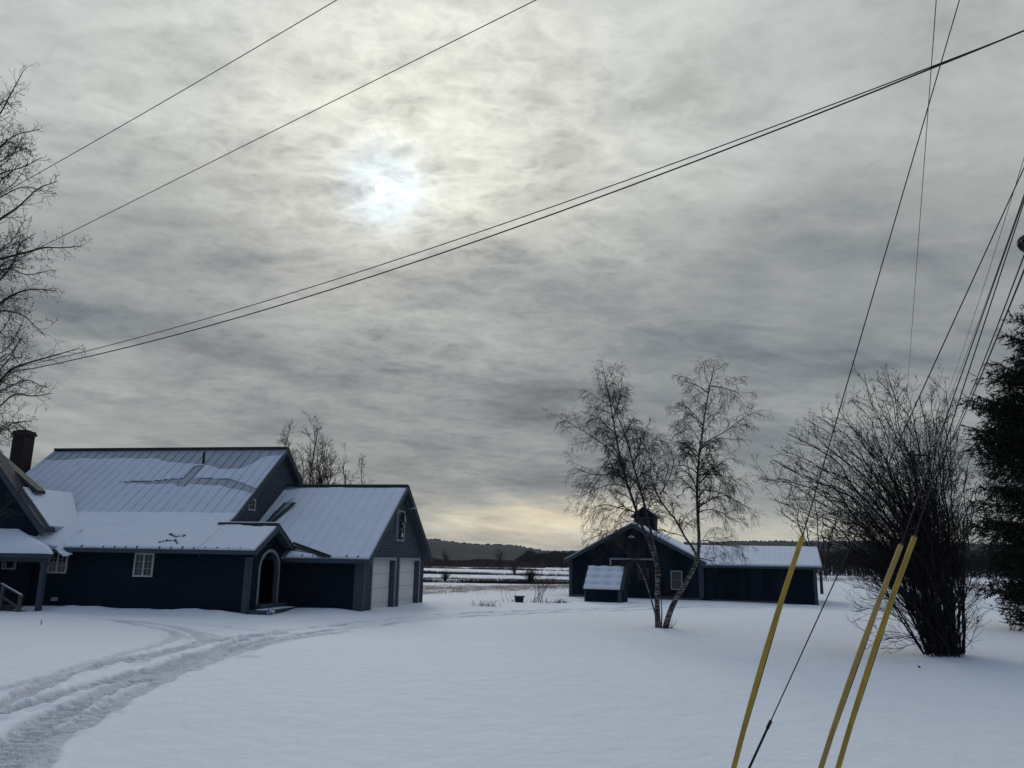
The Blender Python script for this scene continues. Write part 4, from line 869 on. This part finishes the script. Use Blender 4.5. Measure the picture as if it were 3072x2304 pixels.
for k in range(46):      # basal shoots
    a = r6(915 + rr.uniform(-75, 105), 1520, rr.uniform(-.45, .35)); a.z = -.05; d = Vector((rr.gauss(-.12, .35), rr.gauss(0, .35), 1)); grow(TQ, a, d, rr.uniform(.8, 3.2), rr.uniform(.008, .018), 0, QL)
for g in groups: g.build('stem', 'dark_twig', bush, smooth=True)
TQ.build('twigs', 'dark_twig', bush)
# --- locust tree whose branches reach in from the left
lp = Vector((-17.6, 21.0, 0)); lp.z = hz(lp.x, lp.y)
loc = empty('locust_tree', lp, 0, 'bare locust branches with hanging seed pods reaching in above the brick chimney', 'tree')
def r8(u, v, dy=0.): return at(u * .7229 / 3, (150 + v * .7229) / 3, lp.y + dy) - lp
LPRM = [(5, .20, .03, 4.6, .52, .8, .35), (4, .24, .0, 4.6, .5, .8, .5), (3, .25, .0, 0, 0, 0, .6)]
TL = Twigs(44)
tr = [Vector((0, 0, -.3)), Vector((.1, 0, 2)), Vector((-.1, .1, 4.5)), Vector((.2, 0, 7)), Vector((.0, .1, 10)), Vector((.3, 0, 13.2))]
m = stem(TL, tr, .26, .04, LPRM, 1.6, lambda t: 2.6, .9, .45, 12); m.build('trunk', 'bark', loc, smooth=True)
lb = [(7.5, [(-60, 330, 0), (0, 270, .0), (40, 190, .3), (95, 90, .5)], .035), (7, [(-60, 470, -.2), (0, 400, -.5), (60, 350, -.7), (165, 330, -.8)], .03), (6.5, [(-60, 560, .3), (0, 510, .5), (90, 490, .7), (175, 445, .9)], .03),
      (6, [(-60, 760, 0), (0, 700, .0), (60, 665, .0), (110, 620, 0), (160, 570, 0), (240, 545, 0)], .045), (5, [(-70, 880, 0), (0, 868, .2), (100, 842, .3), (180, 818, .4), (260, 822, .4), (345, 812, .5)], .04),
      (5, [(-60, 1000, 0), (0, 960, -.5), (60, 880, -.8), (80, 800, -1), (150, 760, -1)], .03), (4.4, [(-60, 1090, 0), (0, 1050, .5), (60, 1010, .6), (130, 990, .8), (240, 1000, 1.)], .045), (4.4, [(-60, 1080, 0), (0, 1080, 0), (90, 1092, -.2), (140, 1140, -.3), (190, 1190, -.4)], .025),
      (3.5, [(-70, 1430, 0), (0, 1380, .3), (40, 1325, .3), (110, 1300, .4), (200, 1275, .5), (320, 1240, .6)], .05), (3.2, [(-60, 1520, 0), (0, 1480, -.3), (60, 1420, -.4), (130, 1440, -.5), (215, 1425, -.5)], .03), (3, [(-60, 1600, 0), (0, 1575, 0), (60, 1545, .1), (130, 1540, .2)], .02),
      (6, [(-50, 640, .8), (20, 600, 1), (100, 560, 1.3), (190, 590, 1.6)], .025), (5, [(-50, 930, 1), (40, 900, 1.2), (110, 940, 1.4), (220, 910, 1.6)], .025), (3, [(-40, 1340, 1), (40, 1400, 1), (110, 1360, 1.2), (180, 1400, 1.3)], .02),
      (2.6, [(-60, 1960, .3), (0, 1915, .5), (45, 1880, .6), (95, 1810, .7)], .018), (2.5, [(-60, 1990, 0), (10, 1925, .2), (60, 1900, .3)], .012)]
r = random.Random(77)
for k in range(20):
    v = r.uniform(180, 1560); u1 = r.uniform(40, 130); dz = r.uniform(-90, 60); lb.append((4, [(-60, v + 90, r.uniform(-1, 1)), (-10, v + 50, r.uniform(-1, 1)), (u1 * .5, v + 10, r.uniform(-1.2, 1.2)), (u1, v + dz, r.uniform(-1.2, 1.2))], .02))
m = MB()
for zt, pts, r0 in lb:
    P_ = [r8(*p) for p in pts]; root = Vector((0, 0, max(P_[0].z - 1.2, 1.8))); stem(TL, [root] + P_, r0 * 1.3, .008, LPRM, 8.5 if len(P_) > 3 else 4.5, lambda t: 1.2 * (1.1 - .66 * t), .8, .3 if zt > 2.7 else .7, 6, up=.08).build('limb', 'bark', loc, smooth=True)
TL.build('crown', 'twig', loc)
tips = [l[0][-1] for L in TL.g.values() for l in L if l[1] < .02]; rr = random.Random(4); m = MB()
for q in rr.sample(tips, min(1500, len(tips))):
    L = rr.uniform(.04, .09); a = rr.uniform(0, 6.28); w_ = .009; cx_, cy_ = math.cos(a) * w_, math.sin(a) * w_; x, y, z = q
    m.add([(x - cx_, y - cy_, z), (x + cx_, y + cy_, z), (x + cx_ * .7 + .01, y + cy_ * .7, z - L), (x - cx_ * .7 + .01, y - cy_ * .7, z - L), (x + cy_, y - cx_, z - L * .5)], [(0, 1, 4), (1, 2, 4), (2, 3, 4), (3, 0, 4), (0, 3, 2, 1)])
m.build('seed_pods', 'pod', loc)
# --- spruce
sp = Vector((21.0, 28.0, 0)); sp.z = hz(sp.x, sp.y)
spr = empty('spruce_tree', sp, 0, 'tall near-black spruce with drooping shoots along the right edge', 'tree')
rr = random.Random(12); T = Twigs(2); MB().tube([(0, 0, -.4), (0, 0, 4), (0, 0, 9), (0, 0, 16.5)], [.24, .19, .12, .02], 10).build('trunk', 'bark', spr, smooth=True)
def make_branch(seed, L=4.0):
    "one bough along +X: returns stem segments and needle triangles"
    r = random.Random(seed); segs, tri = [], []
    def shoot(p, d, l, w_=.06):
        segs.append((p, p + d * l)); k = max(2, int(l / .075))
        for i in range(k):
            q = p + d * l * (i + .5) / k
            for j in range(3):
                s_ = rv(r).normalized(); s_ = (s_ - d * s_.dot(d)).normalized(); o_ = s_.cross(d) * .019; tri.append((q - o_, q + o_, q + s_ * w_ + d * .06))
    n = 11
    for i in range(n):
        x = L * (i + .6) / n; t = x / L; z = -.10 * x + .045 * x * x
        wdt = (1.05 - .8 * t)
        for s_ in (-1, 1):
            for rep in range(2):
                dd = Vector((r.uniform(.35, .9), s_ * .85, r.uniform(-.5, .05))).normalized(); Ls = wdt * r.uniform(.6, 1.15) + .12; q0 = Vector((x + r.uniform(-.15, .15), 0, z)); shoot(q0, dd, Ls)
                for h_ in range(int(Ls / .15)):
                    d3 = (dd * .7 + rv(r, .4) + Vector((0, 0, -.4))).normalized(); shoot(q0 + dd * Ls * r.uniform(.15, 1), d3, r.uniform(.14, .34))
    for k in range(10): x = L * r.uniform(.7, 1.02); shoot(Vector((x, 0, -.10 * x + .045 * x * x)), Vector((1, r.gauss(0, .35), r.gauss(.1, .3))).normalized(), r.uniform(.25, .55))
    return np.array([[tuple(a), tuple(c)] for a, c in segs]), np.array([[tuple(v) for v in t] for t in tri])
BRN = [make_branch(300 + k) for k in range(5)]
def Rsp(z): return np.interp(z, [.3, 1.2, 4, 7.2, 9.0, 10.5, 12, 16.8], [3.3, 4.1, 4.4, 4.25, 3.2, 2.5, 1.5, .2])
SG, TR = [], []
z = .35
while z < 16.6:
    for k in range(22 if z < 11 else 9):
        a = rr.uniform(0, 6.283)
        sgm, tri = BRN[rr.randrange(5)]; f = Rsp(z) * (rr.uniform(.72, 1.08) if k < 9 else rr.uniform(.4, .85)) / 4.0; tilt = (-.10 if z < 5 else .12) + rr.gauss(0, .08)
        if math.sin(a) > .45 and rr.random() < .5: continue
        Mx = np.array(Matrix.Rotation(a, 3, 'Z') @ Matrix.Rotation(-tilt, 3, 'Y') @ Matrix.Rotation(rr.gauss(0, .25), 3, 'X')) * max(f, .3)
        o_ = np.array([0, 0, z]); SG.append(sgm @ Mx.T + o_); TR.append(tri @ Mx.T + o_)
    z += .165
SG = np.concatenate(SG); TR = np.concatenate(TR)
nc = 150000; zc_ = RN.rand(nc) ** 1.15 * 15.5 + .55; ac_ = RN.rand(nc) * 6.283; lob = .90 + .34 * fbm(ac_ * 2.2, zc_ * 1.3, 3) - .10 * ((zc_ * 1.7) % 1.0)
rc_ = Rsp(zc_) * lob * np.sqrt(.25 + .75 * RN.rand(nc)) * .93; cc_ = np.stack([np.cos(ac_) * rc_, np.sin(ac_) * rc_, zc_ - .10 * rc_], -1)
v1 = RN.randn(nc, 3); v1 /= np.linalg.norm(v1, axis=1)[:, None]; v1[:, 2] = v1[:, 2] * .5 - .25; v2 = RN.randn(nc, 3); v2 /= np.linalg.norm(v2, axis=1)[:, None]
TR = np.concatenate([TR, np.stack([cc_ - v2 * .022, cc_ + v2 * .022, cc_ + v1 * .17], 1)])
for q in SG[::3]: T.add([q[0], q[1]], .011, .006)
T.build('branches', 'dark_twig', spr)
mesh_np('needles', TR.reshape(-1, 3), np.arange(len(TR) * 3).reshape(-1, 3), 'needle', spr); print('needles', len(TR))
# --- smaller bare trees
MINR = .0065
def bare_tree(name, base, h, spread, seed, label, group=None, mat_t='bark', mat_c='twig', forks=5, dens=1.0, thick=.10, steep=.5, lf=.22):
    root = empty(name, base, 0, label, 'tree', group); T = Twigs(seed); r = T.r
    P3 = [(5, .12, .10, 2.6 * dens, .5, .62, .35), (4, .15, .08, 2.6 * dens, .5, .6, .5), (3, .16, .05, 0, 0, 0, .6)]
    m = MB(); hh = h * .25; m.tube([(0, 0, -.4), (0, 0, hh)], [thick * 1.2, thick], 8)
    for k in range(forks):
        a = k * 6.283 / forks + r.uniform(-.4, .4); e = Vector((math.cos(a) * spread * r.uniform(.45, 1), math.sin(a) * spread * r.uniform(.45, 1), h * r.uniform(.62, 1.0))); s_ = Vector((0, 0, hh * r.uniform(.7, 1)))
        c = Vector((e.x * .72, e.y * .72, h * steep * r.uniform(.8, 1.05))); stem(T, bez(s_, c, e, jit=h * .012, r=r), thick * .62, .018, P3, 1.7 * dens, lambda t: h * lf * (1.2 - .6 * t), .55, .15, 6, trunk=m, up=.15)
    m.build('trunk', mat_t, root, smooth=True); c = T.build('crown', mat_c, root); return root
bare_tree('bare_tree', Vector((-12.6, 50, -.1)), 10.9, 2.0, 61, 'taller bare tree behind the garage roof ridge', 'bare trees behind the house', forks=13, dens=2.2, mat_c='dark_twig', thick=.08, steep=.58, lf=.17)
bare_tree('bare_tree', Vector((-10.9, 52, -.1)), 8.9, 1.7, 62, 'shorter spreading bare tree behind the garage, right of the taller one', 'bare trees behind the house', forks=9, dens=2.3, thick=.06, mat_c='dark_twig', steep=.58, lf=.17)
bare_tree('bare_tree', Vector((22.8, 60, .3)), 8.2, 2.6, 63, 'small bare tree just behind the right end of the barn wing', forks=6, dens=1.2, mat_c='dark_twig')
bare_tree('bare_tree', Vector((38.0, 62, .4)), 9.5, 2.4, 64, 'slender bare tree half hidden behind the big bush', forks=5, mat_c='dark_twig')
# ------------------------------------------------------------------ poles and wires
def pole(base, h, label, arm=2.4, rz=0., group='utility poles', pr=.16):
    root = empty('utility_pole', base, rz, label, 'pole', group)
    MB().tube([(0, 0, -.5), (0, 0, h)], [pr, pr * .7], 12).build('pole_shaft', 'pole_wood', root, smooth=True)
    m = MB(); m.box(-arm / 2, arm / 2, -.17, -.07, h - .45, h - .33); m.bar((-.6, -.12, h - .45), (0, -.12, h - 1.0), .03, .05); m.bar((.6, -.12, h - .45), (0, -.12, h - 1.0), .03, .05); m.build('crossarm', 'pole_wood', root)
    for x in (-arm / 2 + .1, -.35, arm / 2 - .1): MB().lathe((x, -.12, h - .33), [(.02, 0), (.05, .05), (.03, .08), (.055, .12), (.03, .17)], 10).build('insulator', 'steel', root)
    return root
NP = Vector((5.75, 7.0, hz(5.75, 7.0))); NH = 12.6
near = pole(NP, NH, 'wooden utility pole just past the right edge, its cable coil showing', rz=R_(60))
coil = MB()
for k in range(3): coil.tube([(-.0 + .155 * math.cos(t), .0 + .05 * k, (.045 + .02 * k) * math.sin(t)) for t in np.linspace(0, 6.283, 20)], .026, 6, cap=False)
cq = at(1043, 240, 6.9)
cl_ = coil.build('cable_coil', 'black', near, smooth=True); cl_.matrix_parent_inverse = near.matrix_basis.inverted(); cl_.location = cq
m = MB(); m.bar(cq, (NP.x, NP.y, cq.z), .05, .05); br2 = m.build('bracket', 'steel', near); br2.matrix_parent_inverse = near.matrix_basis.inverted()
FPn = Vector((31.4, 62.0, .4)); FH = 10.6
far = pole(FPn, FH, 'far wooden utility pole with crossarm behind the big bush', rz=R_(15))
LPn = Vector((-29.0, 27.4, 0)); LH = 10.5
lpole = pole(LPn, LH, 'wooden utility pole beyond the left edge where the overhead lines end', rz=R_(60))
dpx = at(826, 582, 96); dp = pole(Vector((dpx.x, dpx.y, dpx.z - .2)), 5.6, 'small distant pole right of the barn wing in front of the dark woods', arm=1.4, pr=.085)
def wire(p0, p1, sag, r, label, cat='cable', name='power_line', group=None, n=40, mt='wire'):
    p0, p1 = Vector(p0), Vector(p1); pts = [p0.lerp(p1, i / n) - Vector((0, 0, sag * 4 * (i / n) * (1 - i / n))) for i in range(n + 1)]
    m = MB(); m.tube(pts, r, 6); return tag(m.build(name, mt, None, smooth=True), label, cat, group)
def polept(y, dX=0.0):   # point on the near pole seen at image row y
    lo, hi = 0., 14.
    for _ in range(40):
        mid = (lo + hi) / 2; v = CR.transposed() @ (Vector((NP.x + dX, NP.y, mid)) - Vector((0, 0, CAMZ)))
        if 384 + FPX * v.y / v.z > y: lo = mid
        else: hi = mid
    return Vector((NP.x + dX, NP.y, (lo + hi) / 2))
wire((NP.x - .6, NP.y - 1.0, 11.79), (LPn.x, LPn.y, 8.67), .54, .008, 'highest overhead line, crossing the upper left sky nearest the corner', group='overhead lines to the left')
wire((NP.x, NP.y, 10.9), (LPn.x, LPn.y, 5.9), .0, .008, 'second overhead line, passing over the left of the sun', group='overhead lines to the left')
wire((NP.x, NP.y, 7.64), (LPn.x, LPn.y, 7.22), 1.54, .007, 'upper cable of the close pair sweeping below the sun', group='overhead lines to the left')
wire((NP.x, NP.y, 7.66), (LPn.x, LPn.y, 8.07), 2.04, .0095, 'lower thicker cable of the close pair sweeping below the sun', group='overhead lines to the left')
AX, AY = -10.68, -25.0
wire((AX, AY, 8.9), (FPn.x - 1.08, FPn.y - .3, 10.2), .1, .006, 'thin near-vertical line crossing the upper right sky into the bush', group='lines running away to the far pole', n=80)
bpole = pole(Vector((AX, AY, .4)), 9.0, 'wooden utility pole behind the viewpoint', rz=0.0)
wire((NP.x, NP.y, 8.17), (FPn.x, FPn.y, 13.4 - 3.0), 1.0, .005, 'leftmost hair-thin line of the steep bundle at the right edge', group='lines running away to the far pole')
wire((NP.x + .3, NP.y + .3, 8.06), (FPn.x, FPn.y, 10.34), .95, .006, 'rightmost thin line of the steep bundle at the right edge', group='lines running away to the far pole')
wire((NP.x, NP.y, 7.12), (FPn.x, FPn.y, 7.88), .97, .012, 'left one of two thick cables running down to the spruce', group='lines running away to the far pole')
wire((NP.x, NP.y, 6.89), (FPn.x, FPn.y, 7.46), .78, .015, 'right one of two thick cables running down to the spruce', group='lines running away to the far pole')
def guy(ytop, ax, ay, label, gm=None, gx=None, gy=None, r=.0055, Lg=2.44, turn=False):
    a = gnd(ax, ay, 0.0); a.z = hz(a.x, a.y) - .1; p = polept(ytop); root = empty('guy_wire', a, 0, label, 'guy wire', 'guy wires of the near pole')
    a0 = a.copy(); d = (p - a0); m = MB(); m.tube([(0, 0, 0), tuple(d * .5), tuple(d)], r, 6); m.build('wire', 'wire', root, smooth=True)
    dn = d.normalized(); m = MB(); m.tube([(0, 0, -.2), tuple(dn * .35)], .011, 8); m.build('anchor_rod', 'steel', root, smooth=True)
    if gm:
        # guard ends where the photograph shows it: gx, gy is its upper tip
        best = min((abs((384 - FPX * 0) * 0 + proj_y(a0 + d * t) - gy), t) for t in [i / 2000 for i in range(100, 1200)])[1]
        e = d * best; s0 = e - dn * (Lg if Lg else e.length); off_ = Vector((0, 0, 0)); L = e - s0; side = dn.cross(Vector((0, 1, 0))).normalized()
        pts = [s0 + L * t + side * .028 * math.sin(t * math.pi) for t in [i / 16 for i in range(17)]]
        m = MB(); n = 20; rad = .0235; m.tube(pts, rad, n, cap=False); m.tube([q for q in pts], rad - .003, n, cap=False)
        m.build('guard', gm, root, smooth=True)
        m = MB(); m.tube([tuple(e - dn * .03), tuple(e + dn * .02)], .012, 8); m.build('guard_clip', 'steel', root)
    if turn:
        e = dn * turn; m = MB(); m.tube([tuple(e - dn * .75), tuple(e)], .012, 8); m.tube([tuple(e - dn * .02), tuple(e + dn * .06)], .016, 8); m.build('grip', 'black', root, smooth=True)
    return root
def proj_y(q):
    v = CR.transposed() @ (Vector(q) - Vector((0, 0, CAMZ))); return 384 + FPX * v.y / v.z
guy(-292, 721, 800, 'guy wire in a bright yellow guard, the leftmost guard', 'guard_yellow', 802, 537, r=.0055)
guy(6, 805, 800, 'guy wire in a faded tan guard between two brighter yellow ones', 'guard_faded', 897, 545)
guy(-2, 823, 800, 'guy wire in a golden yellow guard, the rightmost guard', 'guard_yellow', 908, 537)
guy(16, 728, 800, 'bare dark guy wire without a guard, dark grip near its foot', turn=.85, r=.0055)
# ------------------------------------------------------------------ fields, hedges, woods, hills
def hline(name, rows, label, material, seed, cat=None):
    "rows: (x0,x1,y,height,depth,count,slope) of short stems"
    T = Twigs(seed); r = T.r
    for x0, x1, y, h, dp_, cnt, slp in rows:
        for k in range(cnt):
            x = r.uniform(x0, x1); dens = fbm(np.array([x * .06 + seed]), np.array([y * .1]), 3)[0]
            if r.random() > (dens - .22) * 4: continue
            yy = y + slp * x + r.gauss(0, dp_); hh = h * r.uniform(.35, 1) * (.5 + dens); z = hz(x, yy) - .05
            p = Vector((x, yy, z)); T.add([p, p + Vector((r.gauss(0, .3) * hh, r.gauss(0, .2), hh))], .035 * h ** .5 * y / 150, .012 * y / 150)
    return tag(T.build(name, material), label, cat, kind='stuff')
hline('hedgerow', [(-28, 26, 146, 1.0, 1.2, 9000, .03), (-28, -12, 142, .8, 1.0, 1200, .03)], 'low dark brushy hedgerow nearest the yard on the snowy field', 'brush_dark', 1, 'hedge')
hline('hedgerow', [(-30, 30, 172, .55, .8, 3500, .0)], 'thin broken line of weeds behind the nearest hedgerow', 'brush_dark', 2, 'hedge')
hline('hedgerow', [(-42, 42, 226, 1.0, 2.0, 12000, -.06)], 'long continuous dark hedge line across the middle of the field', 'brush_dark', 3, 'hedge')
hline('hedgerow', [(-75, 60, 345, .9, 3, 8000, -.45)], 'thin slanting weed line far out on the snowfield', 'brush_dark', 4, 'hedge')
hline('hedgerow', [(-110, 20, 470, 4.5, 14, 16000, .35)], 'wide band of brown brush in front of the wooded hill', 'brush', 5, 'hedge')
hline('dry_grass', [(-12, 9, 62, .16, 4.5, 5000, 1.0), (-12, 12, 74, .16, 7, 3500, 1.0), (-18, 18, 105, .2, 14, 4000, 0)], 'brown stubble and dead grass at the edge of the yard', 'dry_grass', 6)
hline('dry_grass', [(20, 45, 88, .35, 3.5, 2600, .0)], 'tawny grass showing through snow below the dark woods', 'dry_grass', 9)
def shrub(x, y, Y, h, spread, n, seed, label, mt='brush_dark', group='shrubs on the snowy field', name='field_shrub', cat='shrub', tr=.0):
    q = at(x, y, Y); q.z = hz(q.x, Y); root = empty(name, q, 0, label, cat, group); T = Twigs(seed); r = T.r; k = Y / 150
    PR = [(4, .14, .1, 2.0 / max(h, 1) * 4, .45, .6, .5), (3, .15, .1, 0, 0, 0, .6)]
    for i in range(n):
        a = r.uniform(0, 6.28); d = Vector((math.cos(a) * spread / h * r.random(), math.sin(a) * spread / h * r.random(), 1)); grow(T, Vector((0, 0, tr)), d, h * r.uniform(.6, 1), .035 * k, 0, PR)
    if tr: MB().tube([(0, 0, -.2), (0, 0, tr), (.0, 0, h * .7)], [.06 * k, .05 * k, .02 * k], 5).build('trunk', mt, root)
    T.build('twigs' if not tr else 'crown', mt, root); return root
shrub(530, 585, 145, 2.9, 2.6, 60, 71, 'round brown shrub standing in the nearest hedgerow')
shrub(445, 584, 147, 2.2, 2.0, 34, 72, 'ragged low shrub in the left part of the nearest hedgerow')
shrub(514.5, 576.5, 228, 4.6, 2.0, 26, 73, 'upright shrub cluster on the long dark hedge line', mt='brush')
shrub(499.5, 572.8, 335, 7.0, 2.2, 16, 74, 'thin leaning tree with low bush at its foot, middle of the field', tr=1.5, name='field_tree', cat='tree', group='small trees on the far field')
shrub(535.5, 572.5, 335, 6.0, 3.0, 24, 75, 'small rounded bare tree left of the barn, far out', tr=1.0, name='field_tree', cat='tree', group='small trees on the far field')
shrub(561.5, 573, 335, 5.5, 2.0, 18, 76, 'small bare tree far out, closest to the barn corner', tr=1.0, name='field_tree', cat='tree', group='small trees on the far field')
shrub(445.5, 572.5, 345, 5.5, 2.0, 14, 77, 'slim bare tree far out, closest to the garage corner', tr=2.0, name='field_tree', cat='tree', group='small trees on the far field')
# garden bed with a black pot and dry canes
gq = gnd(519.2, 602.6); gq.z = hz(gq.x, gq.y)
m = MB(); m.lathe((0, 0, -.05), [(.20, 0), (.21, .02), (.23, .30), (.29, .31), (.29, .36), (.22, .36)], 16); o = m.build('plant_pot', 'black', None); o.location = gq; tag(o, 'black tub sitting in the snow beside dry canes', 'plant pot')
cq2 = gq + Vector((.9, .1, 0)); cq2.z = hz(cq2.x, cq2.y); T = Twigs(91); r = T.r
for k in range(16): a = r.uniform(0, 6.28); T.add([Vector((r.uniform(-.3, .3), 0, -.05)), Vector((r.uniform(-.1, .5), r.uniform(-.3, .3), .7)), Vector((r.uniform(-.3, 1.2), r.uniform(-.5, .5), r.uniform(.9, 1.75)))], .011, .007)
for k in range(30): x = r.uniform(-2.0, 1.6); T.add([Vector((x, 0, -.03)), Vector((x + r.uniform(-.3, .3), 0, r.uniform(.05, .2)))], .011, .007)
for k in range(4): x = -1.7 + .25 * k; T.add([Vector((x, 0, -.03)), Vector((x - .25, 0, r.uniform(.5, 1.1)))], .009, .006)
o = tag(T.build('dry_canes', 'brush'), 'clump of thin dry canes standing in snow by the black tub', 'plant'); o.location = cq2
for px, py, nm, lb_ in ((487, 606, 'dry_grass_tuft', 'low tuft of dry weeds in the snow left of the black tub'), (557, 603.5, 'dry_grass_tuft', 'sparse dry weeds in the snow just left of the barn')):
    q = gnd(px, py); q.z = hz(q.x, q.y); T = Twigs(px); r = T.r
    for k in range(60): x = r.gauss(0, .3); T.add([Vector((x, 0, -.02)), Vector((x + r.uniform(-.2, .2), r.uniform(-.1, .1), r.uniform(.05, .3)))], .008, .004)
    o = tag(T.build(nm, 'brush'), lb_, 'weeds', 'dry weed tufts poking through snow'); o.location = q
q = gnd(580.5, 594.5); q.z = hz(q.x, q.y); o = MB().tube([(0, 0, -.2), (.02, 0, 1.0)], .022, 8).build('snow_stake', 'lamp_white', None); o.location = q; tag(o, 'thin pale stake in front of the left corner of the barn', 'stake')
q = gnd(40.6, 625.5); q.z = hz(q.x, q.y); o = MB().tube([(0, 0, -.1), (.01, 0, .13)], .012, 6).build('snow_stake', 'plank', None); o.location = q; tag(o, 'tiny dark stake stub in the snow in front of the porch', 'stake')
q = gnd(934, 622); q.z = hz(q.x, q.y)
for px, py, sc_, lb_ in ((978, 621, .8, 'dead brown leaf sprig on the snow right of the bush'), (919, 665.5, .45, 'small curled leaf on the snow in front of the bush')):
    q = gnd(px, py); q.z = hz(q.x, q.y) - .01; m = MB(); r = random.Random(px)
    for k in range(7): a = r.uniform(0, 6.28); h = r.uniform(.05, .15) * sc_; c_, s_ = math.cos(a) * .07 * sc_, math.sin(a) * .07 * sc_; m.add([(0, 0, 0), (c_, s_, h * .4), (c_ * .6, s_ * .6 + .03, h), (.02, -.02, h * .7)], [(0, 1, 2, 3), (3, 2, 1, 0)])
    o = m.build('dead_leaf', 'brush_dark', None); o.location = q; tag(o, lb_, 'leaf')
# dark woods at the right
def woods(name, x0, x1, ydf, h, cnt, seed, material, label, rad, th):
    T = Twigs(seed); r = T.r
    for k in range(cnt):
        x = r.uniform(x0, x1); yy = ydf(x) + r.uniform(0, th); hh = h * min(1, .25 + abs(x - x0) / 14) * (.66 + .62 * fbm(np.array([x * .10 + seed]), np.array([.5]), 3)[0]); z0 = hz(x, yy)
        u = r.random(); p = Vector((x, yy, z0 + hh * u ** .8 * .88)); L = hh * r.uniform(.08, .2)
        T.add([p, p + Vector((r.gauss(0, .6) * L, r.gauss(0, .5) * L, L * r.uniform(.3, 1)))], rad, rad * .3)
        if k % 40 == 0: T.add([Vector((x, yy, z0 - .3)), Vector((x + r.gauss(0, .4), yy, z0 + hh * r.uniform(.7, 1.0)))], rad * 1.6, rad * .4, 4)
    return tag(T.build(name, material), label, 'woods', kind='stuff')
woods('woods', 26, 130, lambda x: 104 + .1 * x, 3.6, 42000, 81, 'wood_far', 'dark leafless woods along the snowy rise at the right', .04, 14)
woods('woods', 2, 60, lambda x: 500 - .4 * x, 11, 9000, 82, 'wood_far', 'dark distant tree belt behind the field beside the barn', .20, 60)
woods('woods', 60, 420, lambda x: 420, 11, 16000, 83, 'wood_far', 'far line of woods on the right horizon', .25, 60)
tag(bpy.data.objects['woods'], 'dark leafless woods along the snowy rise at the right')
# wooded hill
prof = [(-1400, 60), (-900, 72), (-500, 66), (-300, 58), (-221, 47), (-180, 38.5), (-134, 33), (-66, 26), (7, 25.5), (40, 20), (78, 15.5), (150, 18), (250, 30), (420, 40), (700, 44), (1000, 42), (1800, 34)]
hx = np.arange(-1400, 1800, 3.2); hyy = np.concatenate([np.arange(1250, 1560, 5.), np.arange(1560, 1900, 40.)]); HX, HY = np.meshgrid(hx, hyy)
pz = np.interp(HX, [q[0] for q in prof], [q[1] for q in prof]); fr = np.where(HY < 1500, sstep(HY, 1250, 1500), 1 - sstep(HY, 1500, 1900) * .9)
HZ = -3 + (pz + 2 + 3.0) * fr + (2.6 * (fbm(HX * .09, HY * .08, 4) - .5) + 2.2 * (RN.rand(*HX.shape) ** 4)) * np.where(np.abs(HY - 1500) < 14, 1.5, .15)
nn1, nn2 = HX.shape[1], HX.shape[0]; ii = np.arange(nn1 * nn2).reshape(nn2, nn1)
o = mesh_np('hills', np.stack([HX, HY, HZ], -1).reshape(-1, 3), np.stack([ii[:-1, :-1], ii[:-1, 1:], ii[1:, 1:], ii[1:, :-1]], -1).reshape(-1, 4), 'forest'); tag(o, kind='structure')
print('polys', sum(len(o.data.polygons) for o in bpy.data.objects if o.type == 'MESH'))

thick_all()
HAZE = True
if HAZE:
    me = MB().box(-2600, 2900, -60, 1960, -14, 95).build('haze', 'snow', None); tag(me, kind='stuff')
    hm = bpy.data.materials.new('haze'); hm.use_nodes = True; n_ = hm.node_tree; n_.nodes.clear()
    v_ = n_.nodes.new('ShaderNodeVolumePrincipled'); v_.inputs['Color'].default_value = (.70, .86, 1, 1); v_.inputs['Density'].default_value = .00005; v_.inputs['Anisotropy'].default_value = .2
    n_.links.new(v_.outputs[0], n_.nodes.new('ShaderNodeOutputMaterial').inputs['Volume']); me.data.materials.clear(); me.data.materials.append(hm)
